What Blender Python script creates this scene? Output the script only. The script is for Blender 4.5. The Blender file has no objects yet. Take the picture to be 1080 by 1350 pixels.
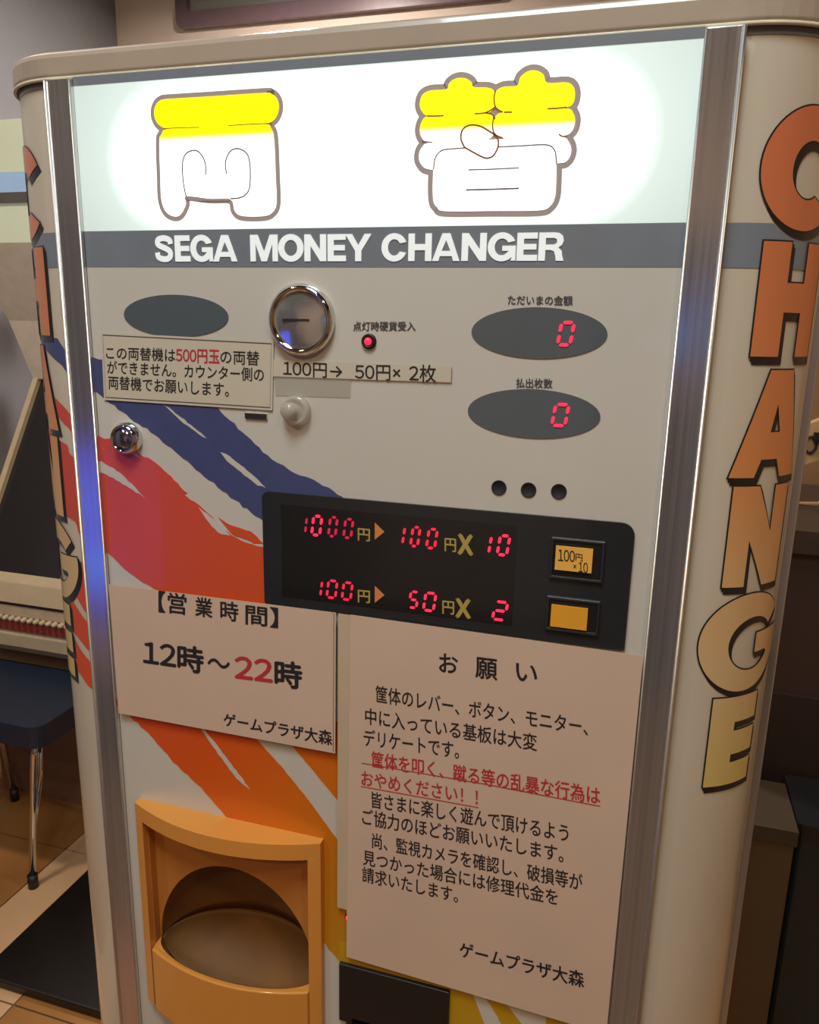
import bpy, bmesh, math, random
from mathutils import Vector, Matrix
from mathutils.geometry import tessellate_polygon
random.seed(7)
PI = math.pi
SC = bpy.context.scene
COL = SC.collection

# ------------------------------------------------------------------ camera
CX, D, CH, F = 0.198, 0.513, 1.42, 1036.0        # camera x, distance to the front panel, height, focal (px)
RX = Vector((0.95629433, 0.2917233, 0.01996683))     # camera right in the world
DN = Vector((0.08727869, -0.21960124, -0.97167779))  # camera down
FW = Vector((-0.27907632, 0.93095264, -0.23546464))  # camera forward
cam_d = bpy.data.cameras.new('camera')
cam_d.sensor_fit = 'HORIZONTAL'; cam_d.sensor_width = 36; cam_d.lens = F / 1080 * 36
cam_d.clip_start = 0.02
cam = bpy.data.objects.new('camera', cam_d); COL.objects.link(cam)
m3 = Matrix((RX, -DN, -FW)).transposed()
cam.matrix_world = Matrix.Translation((CX, -D, CH)) @ m3.to_4x4()
SC.camera = cam

# ------------------------------------------------------------------ world, lights, exposure
SC.view_settings.view_transform = 'Standard'; SC.view_settings.look = 'None'
SC.view_settings.gamma = 1; SC.view_settings.use_curve_mapping = False
SC.view_settings.exposure = 0.0
w = bpy.data.worlds.new('world'); SC.world = w; w.use_nodes = True
w.node_tree.nodes['Background'].inputs[0].default_value = (0.9, 0.75, 0.6, 1)
w.node_tree.nodes['Background'].inputs[1].default_value = 0.05
SC.cycles.use_denoising = True

def area(name, loc, size, power, color, rot=(0, 0, 0), shape='DISK', spread=PI):
    l = bpy.data.lights.new(name, 'AREA'); l.shape = shape; l.size = size
    if shape == 'RECTANGLE': l.size, l.size_y = size_xy
    l.energy = power; l.color = color; l.spread = spread
    o = bpy.data.objects.new(name, l); COL.objects.link(o); o.location = loc; o.rotation_euler = rot
    return o
LAMPS = [  # ceiling lamps: x, y, watts, colour, size
    (0.95, -1.15, 7.5, (1.0, 0.72, 0.42), 0.16),
    (-1.05, -1.3, 7.5, (1.0, 0.72, 0.42), 0.16),
    (-0.05, -1.9, 10.5, (1.0, 0.74, 0.46), 0.16),
    (-1.2, 0.35, 20, (1.0, 0.86, 0.72), 0.16),
    (1.25, 0.75, 12, (1.0, 0.80, 0.58), 0.16),
    (-0.95, 1.75, 34, (1.0, 0.88, 0.78), 0.16)]  # added and unseen, set near the back walls to brighten them
CEIL = 2.65
for x, y, p, c, s in LAMPS:
    area('lamp_light', (x, y, CEIL - 0.032), s, p, c)
# added cool lamp, imitates the sign's veil tint on the upper front
area('added_cool_light', (0.0, -0.7, CEIL - 0.07), 0.5, 18, (0.76, 0.90, 1.0))

# ------------------------------------------------------------------ projection helpers (pixel of the photo -> point on a surface)
def ray(px, py):
    r = RX * (px - 540) + DN * (py - 675) + FW * F
    return r / r.y
def P(px, py, y=0.0):
    r = ray(px, py); t = y + D
    return (CX + r.x * t, CH + r.z * t)
def PP(pts, y=0.0): return [P(a, b, y) for a, b in pts]
R, XC, YC = 0.0655, 0.231, 0.0695               # quarter round side columns
def Pc(px, py):
    r = ray(px, py); side = 1 if px > 500 else -1
    a = r.x**2 + 1; bx = CX - side * XC; by = -D - YC
    b = 2 * (bx * r.x + by); c = bx * bx + by * by - R * R
    t = (-b - math.sqrt(max(b * b - 4 * a * c, 0))) / (2 * a)
    x = CX + r.x * t; y = -D + t
    return (R * math.atan2((x - side * XC) * side, YC - y), CH + r.z * t)
def arc_pt(side, s, z, off=0.0):
    a = s / R
    return (side * (XC + (R + off) * math.sin(a)), YC - (R + off) * math.cos(a), z)

# ------------------------------------------------------------------ materials
def lin(c):
    return tuple(((v / 255) / 12.92 if v / 255 <= 0.04045 else ((v / 255 + 0.055) / 1.055) ** 2.4) for v in c) + (1,)
class NT:
    def __init__(s, name):
        s.m = bpy.data.materials.new(name); s.m.use_nodes = True; s.t = s.m.node_tree
        s.b = s.t.nodes['Principled BSDF']
    def n(s, typ, **kw):
        x = s.t.nodes.new(typ)
        for k, v in kw.items(): setattr(x, k, v)
        return x
    def l(s, a, b): s.t.links.new(a, b)
    def math(s, op, a, b=None, clamp=False):
        x = s.n('ShaderNodeMath', operation=op, use_clamp=clamp)
        for i, v in enumerate((a, b)):
            if v is None: continue
            if isinstance(v, (int, float)): x.inputs[i].default_value = v
            else: s.l(v, x.inputs[i])
        return x.outputs[0]
    def ramp(s, fac, stops, interp='LINEAR'):
        x = s.n('ShaderNodeValToRGB'); x.color_ramp.interpolation = interp
        e = x.color_ramp.elements
        while len(e) < len(stops): e.new(0.5)
        for i, (p, c) in enumerate(stops): e[i].position = p; e[i].color = c
        s.l(fac, x.inputs[0]); return x.outputs[0]
    def pos(s):
        g = s.n('ShaderNodeNewGeometry'); x = s.n('ShaderNodeSeparateXYZ'); s.l(g.outputs['Position'], x.inputs[0])
        return x.outputs
def mat(name, rgb, rough=0.5, metal=0.0, coat=0.0, emit=0.0, spec=0.5, noise=0.06, nscale=30, bump=0.0, trans=0.0, alpha=1.0, coat_rough=0.05):
    q = NT(name); b = q.b
    c = lin(rgb) if max(rgb) > 1 else tuple(rgb) + (1,)
    b.inputs['Roughness'].default_value = rough; b.inputs['Metallic'].default_value = metal
    b.inputs['Coat Weight'].default_value = coat; b.inputs['Coat Roughness'].default_value = coat_rough
    b.inputs['Specular IOR Level'].default_value = spec
    b.inputs['Transmission Weight'].default_value = trans; b.inputs['Alpha'].default_value = alpha
    if noise or bump:
        tc = q.n('ShaderNodeTexCoord'); nz = q.n('ShaderNodeTexNoise'); nz.inputs['Scale'].default_value = nscale
        nz.inputs['Detail'].default_value = 4
        q.l(tc.outputs['Object'], nz.inputs['Vector'])
        lo = tuple(v * (1 - noise) for v in c[:3]) + (1,); hi = tuple(min(1, v * (1 + noise)) for v in c[:3]) + (1,)
        col = q.ramp(nz.outputs['Fac'], [(0.3, lo), (0.7, hi)])
        q.l(col, b.inputs['Base Color'])
        if bump:
            bp = q.n('ShaderNodeBump'); bp.inputs['Strength'].default_value = bump; bp.inputs['Distance'].default_value = 0.002
            q.l(nz.outputs['Fac'], bp.inputs['Height']); q.l(bp.outputs[0], b.inputs['Normal'])
    else: b.inputs['Base Color'].default_value = c
    if emit:
        b.inputs['Emission Color'].default_value = c; b.inputs['Emission Strength'].default_value = emit
    return q.m

M = {}
M['white_panel'] = mat('white_acrylic', (206, 200, 187), 0.32, coat=0.35, noise=0.03, nscale=9, coat_rough=0.04)
M['column'] = mat('cream_column_acrylic', (205, 192, 170), 0.3, coat=0.8, noise=0.03, nscale=9, coat_rough=0.03)
M['band'] = mat('hazed_band_print', (124, 130, 137), 0.3, coat=0.5, noise=0.04)  # black band print, lightened for the glare haze of the sign
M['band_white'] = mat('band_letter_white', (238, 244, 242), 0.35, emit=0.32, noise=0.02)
M['cap'] = mat('beige_cap_plastic', (174, 156, 136), 0.35, coat=0.3, noise=0.04)
M['bead'] = mat('pale_cap_bead', (225, 215, 185), 0.2, coat=0.6, noise=0)
M['body'] = mat('cabinet_side_paint', (190, 180, 160), 0.5)
M['chrome'] = mat('chrome', (0.72, 0.72, 0.72), 0.07, 1.0, noise=0.02)
M['satin'] = mat('satin_chrome', (0.72, 0.70, 0.68), 0.12, 0.85, noise=0.02)
M['dark_glass'] = mat('hazed_smoked_window', (88, 96, 100), 0.12, coat=0.6, noise=0.02)  # smoky glass, its grey raised for the veil of sign glare
M['black_plate'] = mat('black_display_plate', (40, 42, 43), 0.28, coat=0.5, noise=0.05)
M['black_inner'] = mat('black_display_window', (30, 30, 31), 0.12, coat=0.6, noise=0.02)
M['black_plastic'] = mat('black_plastic', (26, 24, 23), 0.45, noise=0.05)
M['hole'] = mat('hole_black', (30, 30, 32), 0.7, noise=0)
M['ink'] = mat('printed_ink', (38, 36, 38), 0.6, noise=0)
M['ink_grey'] = mat('printed_ink_grey', (70, 70, 72), 0.6, noise=0)
M['ink_red'] = mat('printed_ink_red', (190, 50, 55), 0.6, noise=0)
M['paper'] = mat('notice_paper', (214, 186, 162), 0.6, noise=0.03, nscale=14, coat=0.25, coat_rough=0.25)
M['paper_cream'] = mat('sticker_paper', (205, 194, 172), 0.5, noise=0.03, nscale=14)
M['laminate'] = mat('laminate_edge', (215, 205, 190), 0.12, coat=0.6, noise=0.02)
M['led'] = mat('red_led', (1.0, 0.02, 0.06), 0.4, emit=1.6, noise=0)
M['led_mid'] = mat('red_led_mid', (0.9, 0.02, 0.06), 0.4, emit=0.75, noise=0)
M['led_dim'] = mat('red_led_dim', (0.75, 0.02, 0.08), 0.4, emit=0.3, noise=0)
M['yellow_print'] = mat('yellow_green_print', (182, 160, 84), 0.5, noise=0)
M['arrow_print'] = mat('orange_arrow_print', (205, 125, 70), 0.5, emit=0.12, noise=0)
M['amber_key'] = mat('amber_key', (225, 170, 75), 0.35, emit=0.12, noise=0.05)
M['amber_dark'] = mat('amber_key_deep', (215, 150, 45), 0.35, emit=0.12, noise=0.05)
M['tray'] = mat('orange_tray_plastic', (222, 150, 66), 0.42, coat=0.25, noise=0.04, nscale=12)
M['tray_in'] = mat('orange_tray_shaded', (190, 122, 52), 0.5, noise=0.06, nscale=12)  # tray orange made darker for the shade inside the cavity
M['bowl'] = mat('worn_shaded_bowl', (128, 88, 44), 0.65, noise=0.12, nscale=25)  # worn brown, darkened further for the shade deep in the bowl
M['outline'] = mat('letter_outline_black', (30, 28, 30), 0.35, coat=0.8, noise=0)
M['paper_back'] = mat('old_sheet_paper', (200, 180, 150), 0.6, noise=0.04)

# brushed chrome of the vertical rails
q = NT('brushed_chrome_rail'); b = q.b; b.inputs['Metallic'].default_value = 0.85
tc = q.n('ShaderNodeTexCoord'); mp = q.n('ShaderNodeMapping'); mp.inputs['Scale'].default_value = (400, 400, 3)
nz = q.n('ShaderNodeTexNoise'); nz.inputs['Scale'].default_value = 1; q.l(tc.outputs['Object'], mp.inputs[0]); q.l(mp.outputs[0], nz.inputs['Vector'])
q.l(q.ramp(nz.outputs['Fac'], [(0.3, (0.60, 0.56, 0.53, 1)), (0.7, (0.74, 0.69, 0.66, 1))]), b.inputs['Base Color'])
q.l(q.ramp(nz.outputs['Fac'], [(0.3, (0.13,) * 3 + (1,)), (0.7, (0.19,) * 3 + (1,))]), b.inputs['Roughness'])
M['rail'] = q.m
M['rail_lip'] = mat('bright_rail_lip', (0.7, 0.67, 0.62), 0.4, 1.0, noise=0.02)

# backlit sign: a tube lamp behind milky acrylic, brightest in a lozenge at its middle
xa, za = P(140, 205); xb, zb = P(868, 200)
SX0, SX1, SZ = xa + 0.052, xb - 0.050, CH + 0.2085 * D
def sign_mat(name, stops=None, rgb=None, gain=1.0):
    q = NT(name); p = q.pos()
    cx = (SX0 + SX1) / 2; hw = (SX1 - SX0) / 2
    dx = q.math('MAXIMUM', q.math('SUBTRACT', q.math('ABSOLUTE', q.math('SUBTRACT', p[0], cx)), hw), 0.0)
    dz = q.math('SUBTRACT', p[2], SZ)
    dd = q.math('SQRT', q.math('ADD', q.math('POWER', dx, 2.0), q.math('POWER', q.math('ABSOLUTE', dz), 2.0)))
    st = q.ramp(q.math('MULTIPLY', dd, 10.0), [(0.0, (1,) * 4), (0.35, (1, 1, 1, 1)), (0.43, (0.72, 0.72, 0.72, 1)), (0.53, (0.42, 0.42, 0.42, 1)), (0.85, (0.30, 0.30, 0.30, 1))])
    q.b.inputs['Base Color'].default_value = (0.6, 0.62, 0.6, 1); q.b.inputs['Roughness'].default_value = 0.35
    if stops:
        z0, z1 = stops[0][0], stops[-1][0]
        f = q.math('DIVIDE', q.math('SUBTRACT', p[2], z0), z1 - z0, True)
        col = q.ramp(f, [((z - z0) / (z1 - z0), c) for z, c in stops]); q.l(col, q.b.inputs['Emission Color'])
        q.l(col, q.b.inputs['Base Color'])
    else:
        q.b.inputs['Emission Color'].default_value = rgb + (1,)
        q.b.inputs['Base Color'].default_value = tuple(0.6 * v for v in rgb) + (1,)
    q.l(q.math('MULTIPLY', st, gain), q.b.inputs['Emission Strength'])
    return q.m
M['sign'] = sign_mat('backlit_sign_acrylic', rgb=(0.85, 1.0, 0.93), gain=1.25)
YE, WH = (1.0, 0.80, 0.0, 1), (1, 1, 0.98, 1)
for key_, px_, ya_, yb_ in (('sign_fill', 300, 176, 188), ('sign_fill_b', 650, 164, 176)):
    zt, zm = P(px_, ya_)[1], P(px_, yb_)[1]
    M[key_] = sign_mat('backlit_yellow_to_white', stops=[(zm - 0.06, WH), (zm, WH), (zt, YE), (zt + 0.028, YE), (zt + 0.045, (1.0, 0.66, 0.0, 1))], gain=1.25)  # orange at the top stands for the backlight's falloff
M['sign_grey'] = mat('sign_outline_print', (150, 136, 131), 0.5, emit=0.3, noise=0)
M['sign_line'] = mat('sign_line_print', (110, 98, 94), 0.5, emit=0.05, noise=0)
M['sign_brown'] = mat('sign_brown_line', (140, 84, 36), 0.5, emit=0.1, noise=0)

# stripes printed in a run of colours, and the side letters' run from orange to yellow
def run_mat(name, ax, az, lo, hi, stops, rough=0.32, coat=0.35):
    q = NT(name); p = q.pos()
    v = q.math('ADD', q.math('MULTIPLY', p[0], ax), q.math('MULTIPLY', p[2], az))
    f = q.math('DIVIDE', q.math('SUBTRACT', v, lo), hi - lo, True)
    q.l(q.ramp(f, [(a, lin(c)) for a, c in stops]), q.b.inputs['Base Color'])
    q.b.inputs['Roughness'].default_value = rough; q.b.inputs['Coat Weight'].default_value = coat; q.b.inputs['Coat Roughness'].default_value = 0.04
    return q.m
M['warm_print'] = run_mat('red_to_yellow_print', 1.0, -1.0, -1.55, -0.86,
    [(0, (205, 78, 66)), (0.22, (214, 82, 50)), (0.52, (220, 88, 26)), (0.68, (216, 112, 20)), (0.85, (196, 128, 16)), (1.0, (200, 150, 25))])
M['blue_print'] = mat('blue_print', (72, 78, 118), 0.32, coat=0.35, noise=0.06)
M['streak'] = M['white_panel']
M['yellow_band'] = mat('yellow_print', (196, 150, 22), 0.35, coat=0.35)
M['letter_face'] = run_mat('orange_to_yellow_letters', 0, -1.0, -1.55, -1.11,
    [(0, (206, 112, 74)), (0.3, (212, 126, 76)), (0.5, (214, 140, 80)), (0.65, (216, 170, 115)), (0.8, (214, 182, 134)), (1.0, (216, 190, 110))], coat=0.8)

# ------------------------------------------------------------------ mesh building
def root_off(p):
    v = Vector((0, 0, 0))
    while p is not None: v += p.location; p = p.parent
    return v
class MB:
    def __init__(s): s.v = []; s.f = []; s.m = []; s.cur = 0; s.sm = []
    def add(s, vs, fs, smooth=False):
        o = len(s.v); s.v += [tuple(v) for v in vs]
        for f in fs: s.f.append([i + o for i in f]); s.m.append(s.cur); s.sm.append(smooth)
        return s
    def box(s, x0, x1, y0, y1, z0, z1):
        v = [(x, y, z) for x in (x0, x1) for y in (y0, y1) for z in (z0, z1)]
        return s.add(v, [(0, 1, 3, 2), (4, 6, 7, 5), (0, 4, 5, 1), (2, 3, 7, 6), (0, 2, 6, 4), (1, 5, 7, 3)])
    def rbox(s, x0, x1, y0, y1, z0, z1, r=0.01, seg=4):   # box with rounded vertical edges seen from above
        return s.prism_z(rrect(x0, y0, x1, y1, r, seg), z0, z1)
    def prism(s, loops, y0, y1):           # loops of (x,z): outer, holes; front y0, back y1
        vs3 = [[Vector((a, b, 0)) for a, b in lp] for lp in loops]
        tris = tessellate_polygon(vs3); flat = [p for lp in loops for p in lp]; n = len(flat)
        vs = [(a, y0, b) for a, b in flat] + [(a, y1, b) for a, b in flat]
        fs = []
        for t in tris:
            a, b, c = (flat[i] for i in t)
            ar = (b[0] - a[0]) * (c[1] - a[1]) - (b[1] - a[1]) * (c[0] - a[0])
            if abs(ar) < 1e-14: continue
            t = t if ar > 0 else (t[0], t[2], t[1])
            fs.append(tuple(t)); fs.append((t[0] + n, t[2] + n, t[1] + n))
        o = 0
        for k, lp in enumerate(loops):
            L = len(lp); A = sum(lp[i][0] * lp[(i + 1) % L][1] - lp[(i + 1) % L][0] * lp[i][1] for i in range(L))
            ccw = (A > 0) == (k == 0)
            for i in range(L):
                j = (i + 1) % L; a, b = o + i, o + j
                fs.append((a, a + n, b + n, b) if ccw else (a, b, b + n, a + n))
            o += L
        return s.add(vs, fs)
    def prism_z(s, lp, z0, z1, smooth=False):
        n = len(lp)
        A = sum(lp[i][0] * lp[(i + 1) % n][1] - lp[(i + 1) % n][0] * lp[i][1] for i in range(n))
        if A < 0: lp = lp[::-1]
        s.add([(a, b, z0) for a, b in lp] + [(a, b, z1) for a, b in lp], [tuple(range(n - 1, -1, -1)), tuple(range(n, 2 * n))])
        return s.add([(a, b, z0) for a, b in lp] + [(a, b, z1) for a, b in lp], [(i, (i + 1) % n, n + (i + 1) % n, n + i) for i in range(n)], smooth)
    def tube(s, pts, r, seg=10, closed=False):
        pts = [Vector(p) for p in pts]; n = len(pts); vs = []; rr = r if isinstance(r, (list, tuple)) else [r] * n
        up = None
        for i, p in enumerate(pts):
            a = pts[max(0, i - 1)] if not closed else pts[i - 1]; c = pts[min(n - 1, i + 1)] if not closed else pts[(i + 1) % n]
            t = (c - a).normalized()
            if up is None:
                up = t.orthogonal().normalized()
            up = (up - t * up.dot(t)).normalized(); bi = t.cross(up)
            for k in range(seg):
                an = 2 * PI * k / seg; vs.append(p + (up * math.cos(an) + bi * math.sin(an)) * rr[i])
        fs = []
        for i in range(n if closed else n - 1):
            j = (i + 1) % n
            for k in range(seg):
                l = (k + 1) % seg; fs.append((i * seg + k, i * seg + l, j * seg + l, j * seg + k))
        if not closed: fs += [tuple(range(seg - 1, -1, -1)), tuple(range((n - 1) * seg, n * seg))]
        return s.add(vs, fs, True)
    def lathe_y(s, cx, cz, prof, seg=40):   # profile of (radius, y) turned about an axis along y
        vs = []; n = len(prof)
        for k in range(seg):
            a = 2 * PI * k / seg
            for r, y in prof: vs.append((cx + r * math.cos(a), y, cz + r * math.sin(a)))
        fs = []
        for k in range(seg):
            l = (k + 1) % seg
            for i in range(n - 1): fs.append((k * n + i, k * n + i + 1, l * n + i + 1, l * n + i))
        return s.add(vs, fs, True)
    def build(s, name, mats, parent=None, label=None):
        off = root_off(parent)
        me = bpy.data.meshes.new(name); me.from_pydata([tuple(Vector(v) - off) for v in s.v], [], s.f)
        if not isinstance(mats, (list, tuple)): mats = [mats]
        for x in mats: me.materials.append(M[x] if isinstance(x, str) else x)
        me.polygons.foreach_set('material_index', s.m); me.polygons.foreach_set('use_smooth', s.sm)
        me.validate(); me.update()
        o = bpy.data.objects.new(name, me); COL.objects.link(o)
        if parent: o.parent = parent
        if label: o['label'] = label
        return o
def bevel(o, w=0.002, seg=3, ang=40):
    md = o.modifiers.new('bevel', 'BEVEL'); md.width = w; md.segments = seg; md.limit_method = 'ANGLE'; md.angle_limit = math.radians(ang)
    return o
def rrect(x0, y0, x1, y1, r, seg=6):
    out = []
    for cx, cy, a0 in ((x1 - r, y1 - r, 0), (x0 + r, y1 - r, 90), (x0 + r, y0 + r, 180), (x1 - r, y0 + r, 270)):
        for i in range(seg + 1):
            a = math.radians(a0 + 90 * i / seg); out.append((cx + r * math.cos(a), cy + r * math.sin(a)))
    return out
def ell(cx, cz, a, b, n=48): return [(cx + a * math.cos(2 * PI * i / n), cz + b * math.sin(2 * PI * i / n)) for i in range(n)]
def tag(o, label, cat, group=None):
    o['label'] = label; o['category'] = cat
    if group: o['group'] = group
    return o
def thing(name, label, cat, loc=(0, 0, 0), group=None):
    o = bpy.data.objects.new(name, None); COL.objects.link(o); o.location = loc; o.empty_display_size = 0.1
    return tag(o, label, cat, group)
def struct(o): o['kind'] = 'structure'; return o
def obj(name, mb, m, parent=None, label=None): return mb.build(name, m, parent, label)

# text: outlines of Blender's own font, fitted into a quad of the photographed plane
GL = {}
def glyph(body):
    if body in GL: return GL[body]
    cu = bpy.data.curves.new('t', 'FONT'); cu.body = body; cu.resolution_u = 3
    o = bpy.data.objects.new('t', cu); COL.objects.link(o); bpy.context.view_layer.update()
    me = bpy.data.meshes.new_from_object(o)
    GL[body] = ([tuple(v.co[:2]) for v in me.vertices], [tuple(p.vertices) for p in me.polygons])
    bpy.data.objects.remove(o); bpy.data.curves.remove(cu); bpy.data.meshes.remove(me)
    return GL[body]
def text_geo(body):
    e1 = glyph('円円'); e0 = glyph('円'); EM = (max(v[0] for v in e1[0]) - max(v[0] for v in e0[0]))
    vs, fs, x = [], [], 0.0
    for ch in body:
        narrow = 0xFF10 <= ord(ch) <= 0xFF19; adv = EM * (0.6 if narrow else 1.0)
        gv, gf = glyph(ch); o = len(vs)
        vs += [(a + x - (EM * 0.2 if narrow else 0), b_) for a, b_ in gv]; fs += [tuple(i + o for i in f) for f in gf]
        x += adv
    x0 = min(v[0] for v in vs); x1 = max(v[0] for v in vs); y0 = min(v[1] for v in vs); y1 = max(v[1] for v in vs)
    return [((v[0] - x0) / (x1 - x0), (v[1] - y0) / (y1 - y0)) for v in vs], fs
FULL = {ord(c): ord(c) + 0xFEE0 for c in '0123456789'}
FULL[ord('X')] = 0xFF38
def put_text(mb, body, L, Rr, y, bold=0.0):    # L, Rr = (x, ytop, ybottom) pixels at the left and right ends
    body = body.translate(FULL); vs, fs = text_geo(body)
    tl, bl = Vector(P(L[0], L[1])), Vector(P(L[0], L[2])); tr, br = Vector(P(Rr[0], Rr[1])), Vector(P(Rr[0], Rr[2]))
    hgt = (tl - bl).length; k = (0.009 + bold) * hgt       # weight: copies of the glyphs shifted by a hair
    for q__, (dx, dz) in enumerate(((k, 0), (-k, 0), (0, k), (0, -k))):
      out = []; 
      for a, b_ in vs:
        p = (bl * (1 - a) + br * a) * (1 - b_) + (tl * (1 - a) + tr * a) * b_
        out.append((p.x + dx, y - q__ * 2e-5, p.y + dz))
      mb.add(out, fs)
    return mb
def stroke(mb, pts, wd, y, closed=False, th=0.0002):    # flat line of a given width along metric (x,z) points
    pts = [Vector(p) for p in pts]; n = len(pts); vs = []
    for i, p in enumerate(pts):
        a = pts[i - 1] if (closed or i) else p; c = pts[(i + 1) % n] if (closed or i < n - 1) else p
        t = (c - a).normalized(); nn = Vector((-t.y, t.x)) * wd / 2
        vs += [(p.x + nn.x, y, p.y + nn.y), (p.x - nn.x, y, p.y - nn.y)]
    fs = [(2 * i, 2 * i + 1, 2 * ((i + 1) % n) + 1, 2 * ((i + 1) % n)) for i in range(n if closed else n - 1)]
    return mb.add(vs, fs)
def smooth_loop(pts, k=6, closed=True):     # Catmull-Rom through points
    n = len(pts); out = []
    for i in range(n if closed else n - 1):
        p = [Vector(pts[(i + j) % n if closed else min(max(i + j, 0), n - 1)]) for j in (-1, 0, 1, 2)]
        for q_ in range(k):
            t = q_ / k
            v = 0.5 * ((2 * p[1]) + (p[2] - p[0]) * t + (2 * p[0] - 5 * p[1] + 4 * p[2] - p[3]) * t * t + (3 * p[1] - p[0] - 3 * p[2] + p[3]) * t**3)
            out.append((v.x, v.y))
    if not closed: out.append(tuple(pts[-1]))
    return out
def offset_loop(lp, d):
    n = len(lp); A = sum(lp[i][0] * lp[(i + 1) % n][1] - lp[(i + 1) % n][0] * lp[i][1] for i in range(n)); sg = 1 if A > 0 else -1
    out = []
    for i in range(n):
        a, b_, c = Vector(lp[i - 1]), Vector(lp[i]), Vector(lp[(i + 1) % n])
        t1, t2 = (b_ - a), (c - b_)
        if t1.length < 1e-9 or t2.length < 1e-9: out.append(tuple(b_)); continue
        t1.normalize(); t2.normalize(); n1 = Vector((t1.y, -t1.x)) * sg; n2 = Vector((t2.y, -t2.x)) * sg
        m = n1 + n2; k = max(0.35, m.dot(m) / 2 / max(m.length, 1e-6)); m.normalize()
        c_ = max(0.4, m.dot(n1)); out.append(tuple(b_ + m * d / c_))
    return out

# ------------------------------------------------------------------ the room
mb = MB(); mb.box(-1.95, 2.05, -3.2, 2.45, -0.05, -0.003)
floor = struct(obj('floor', mb, mat('floor_base', (92, 70, 48), 0.6)))
M['tile_brown'] = mat('floor_tile_brown', (150, 104, 56), 0.32, noise=0.15, nscale=6)
M['tile_pale'] = mat('floor_tile_pale', (196, 160, 122), 0.35, noise=0.1, nscale=6)
for i, x in enumerate((-1.9, -1.67, -1.22, -0.975, -0.52, -0.07, 0.38, 0.83)):
    x1 = (-1.9, -1.67, -1.22, -0.975, -0.52, -0.07, 0.38, 0.83, 1.28)[i + 1]
    for y in (-0.79, -0.34, 0.11, 0.56, 1.01, 1.46, 1.91):
        t = obj('tile', MB().box(x + 0.002, x1 - 0.002, y + 0.002, y + 0.448, -0.01, 0.0), 'tile_pale' if i == 2 else 'tile_brown', floor)
struct(obj('ceiling', MB().box(-1.95, 2.05, -3.2, 2.45, CEIL, CEIL + 0.05), mat('ceiling_paint', (120, 112, 108), 0.8)))
WB = 2.4
struct(obj('wall_back', MB().box(-1.95, 2.05, WB, WB + 0.05, 0, CEIL), mat('brown_wall_paint', (218, 200, 186), 0.7, noise=0.05, nscale=3)))
struct(obj('wall_left', MB().box(-1.95, -1.9, -3.2, WB, 0, CEIL), mat('hazed_grey_wall_paint', (122, 124, 130), 0.7, noise=0.05, nscale=3)))  # grey wall, its tone carrying the haze at the top left
struct(obj('wall_right', MB().box(2.0, 2.05, -3.2, WB, 0, CEIL), mat('tan_wall_paint', (160, 128, 98), 0.7, noise=0.05, nscale=3)))
struct(obj('wall_front', MB().box(-1.9, 2.0, -3.25, -3.2, 0, CEIL), mat('pale_wall_paint', (200, 180, 165), 0.7, noise=0.05, nscale=3)))  # unseen wall, paint lightened to brighten reflections in the chrome

# ------------------------------------------------------------------ the money changer
mc = thing('money_changer', 'tall cream coin-changing machine with a backlit Japanese sign and chrome rails, in the middle', 'change machine', (0, 0.2, 0))
ZT = 1.583; XL, XR = -0.2097, 0.2100
zb0, zb1 = CH + 0.0673 * D, CH + 0.1162 * D; zs = CH + 0.3052 * D
# body behind the front
obj('cabinet_body', MB().box(-0.294, 0.294, 0.072, 0.46, 0.0, ZT), 'body', mc)
# edge trims along the side seams
for sd in (-1, 1):
    t = obj('edge_trim', MB().box(min(sd * 0.2945, sd * 0.3025), max(sd * 0.2945, sd * 0.3025), 0.0655, 0.079, 0.02, ZT), 'rail', mc); bevel(t, 0.0012, 2)
# tray and slot openings
tq = dict(TL=P(184, 1052), TR=P(427, 1107))
tx0, tx1 = tq['TL'][0], tq['TR'][0]; tz1 = tq['TL'][1]; tz0 = P(200, 1308)[1]
bx0, bz1 = P(449, 1266); bx1 = P(594, 1302)[0]; bz0 = bz1 - 0.085
# fascia
fl = [(XL, 0.06), (XR, 0.06), (XR, zb0), (XL, zb0)]
mb = MB(); mb.prism([fl, [(tx0 + .006, tz0 + .006), (tx1 - .006, tz0 + .006), (tx1 - .006, tz1 - .006), (tx0 + .006, tz1 - .006)],
                     [(bx0 + .006, bz0 + .01), (bx1 - .004, bz0 + .01), (bx1 - .004, bz1 - .004), (bx0 + .006, bz1 - .004)]], 0.0, 0.004)
fascia = obj('fascia', mb, 'white_panel', mc)
obj('plinth', MB().box(-0.225, 0.225, 0.012, 0.07, 0.0, 0.06), 'black_plastic', mc)

def jag(pts, amp=0.0011, step=0.004):       # dry-brush edge: break an (x,z) run into small uneven steps
    out = []
    for i in range(len(pts) - 1):
        a, b_ = Vector(pts[i]), Vector(pts[i + 1]); d = b_ - a; n = max(1, int(d.length / step)); nn = Vector((-d.y, d.x)).normalized() if d.length else Vector((0, 0))
        for k in range(n):
            o = a + d * (k / n)
            if k: o += nn * random.uniform(-amp, amp)
            out.append(tuple(o))
    out.append(tuple(pts[-1])); return out
def print_poly(parent, name, m, parts, y=-0.0003):
    mb = MB()
    for p in parts: mb.prism([p], y, 0.0 if y > -0.0005 else y + 0.0001)
    return obj(name, mb, m, parent)
up = PP([(118, 469), (150, 478), (215, 500), (287, 537), (320, 570), (353, 600), (387, 623), (413, 632), (452, 655)])
lo = PP([(360, 695), (343, 683), (293, 647), (253, 613), (210, 577), (140, 528), (121, 513)])
print_poly(fascia, 'blue_stripe', 'blue_print', [jag(up) + jag(lo)])
st = []
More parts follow.
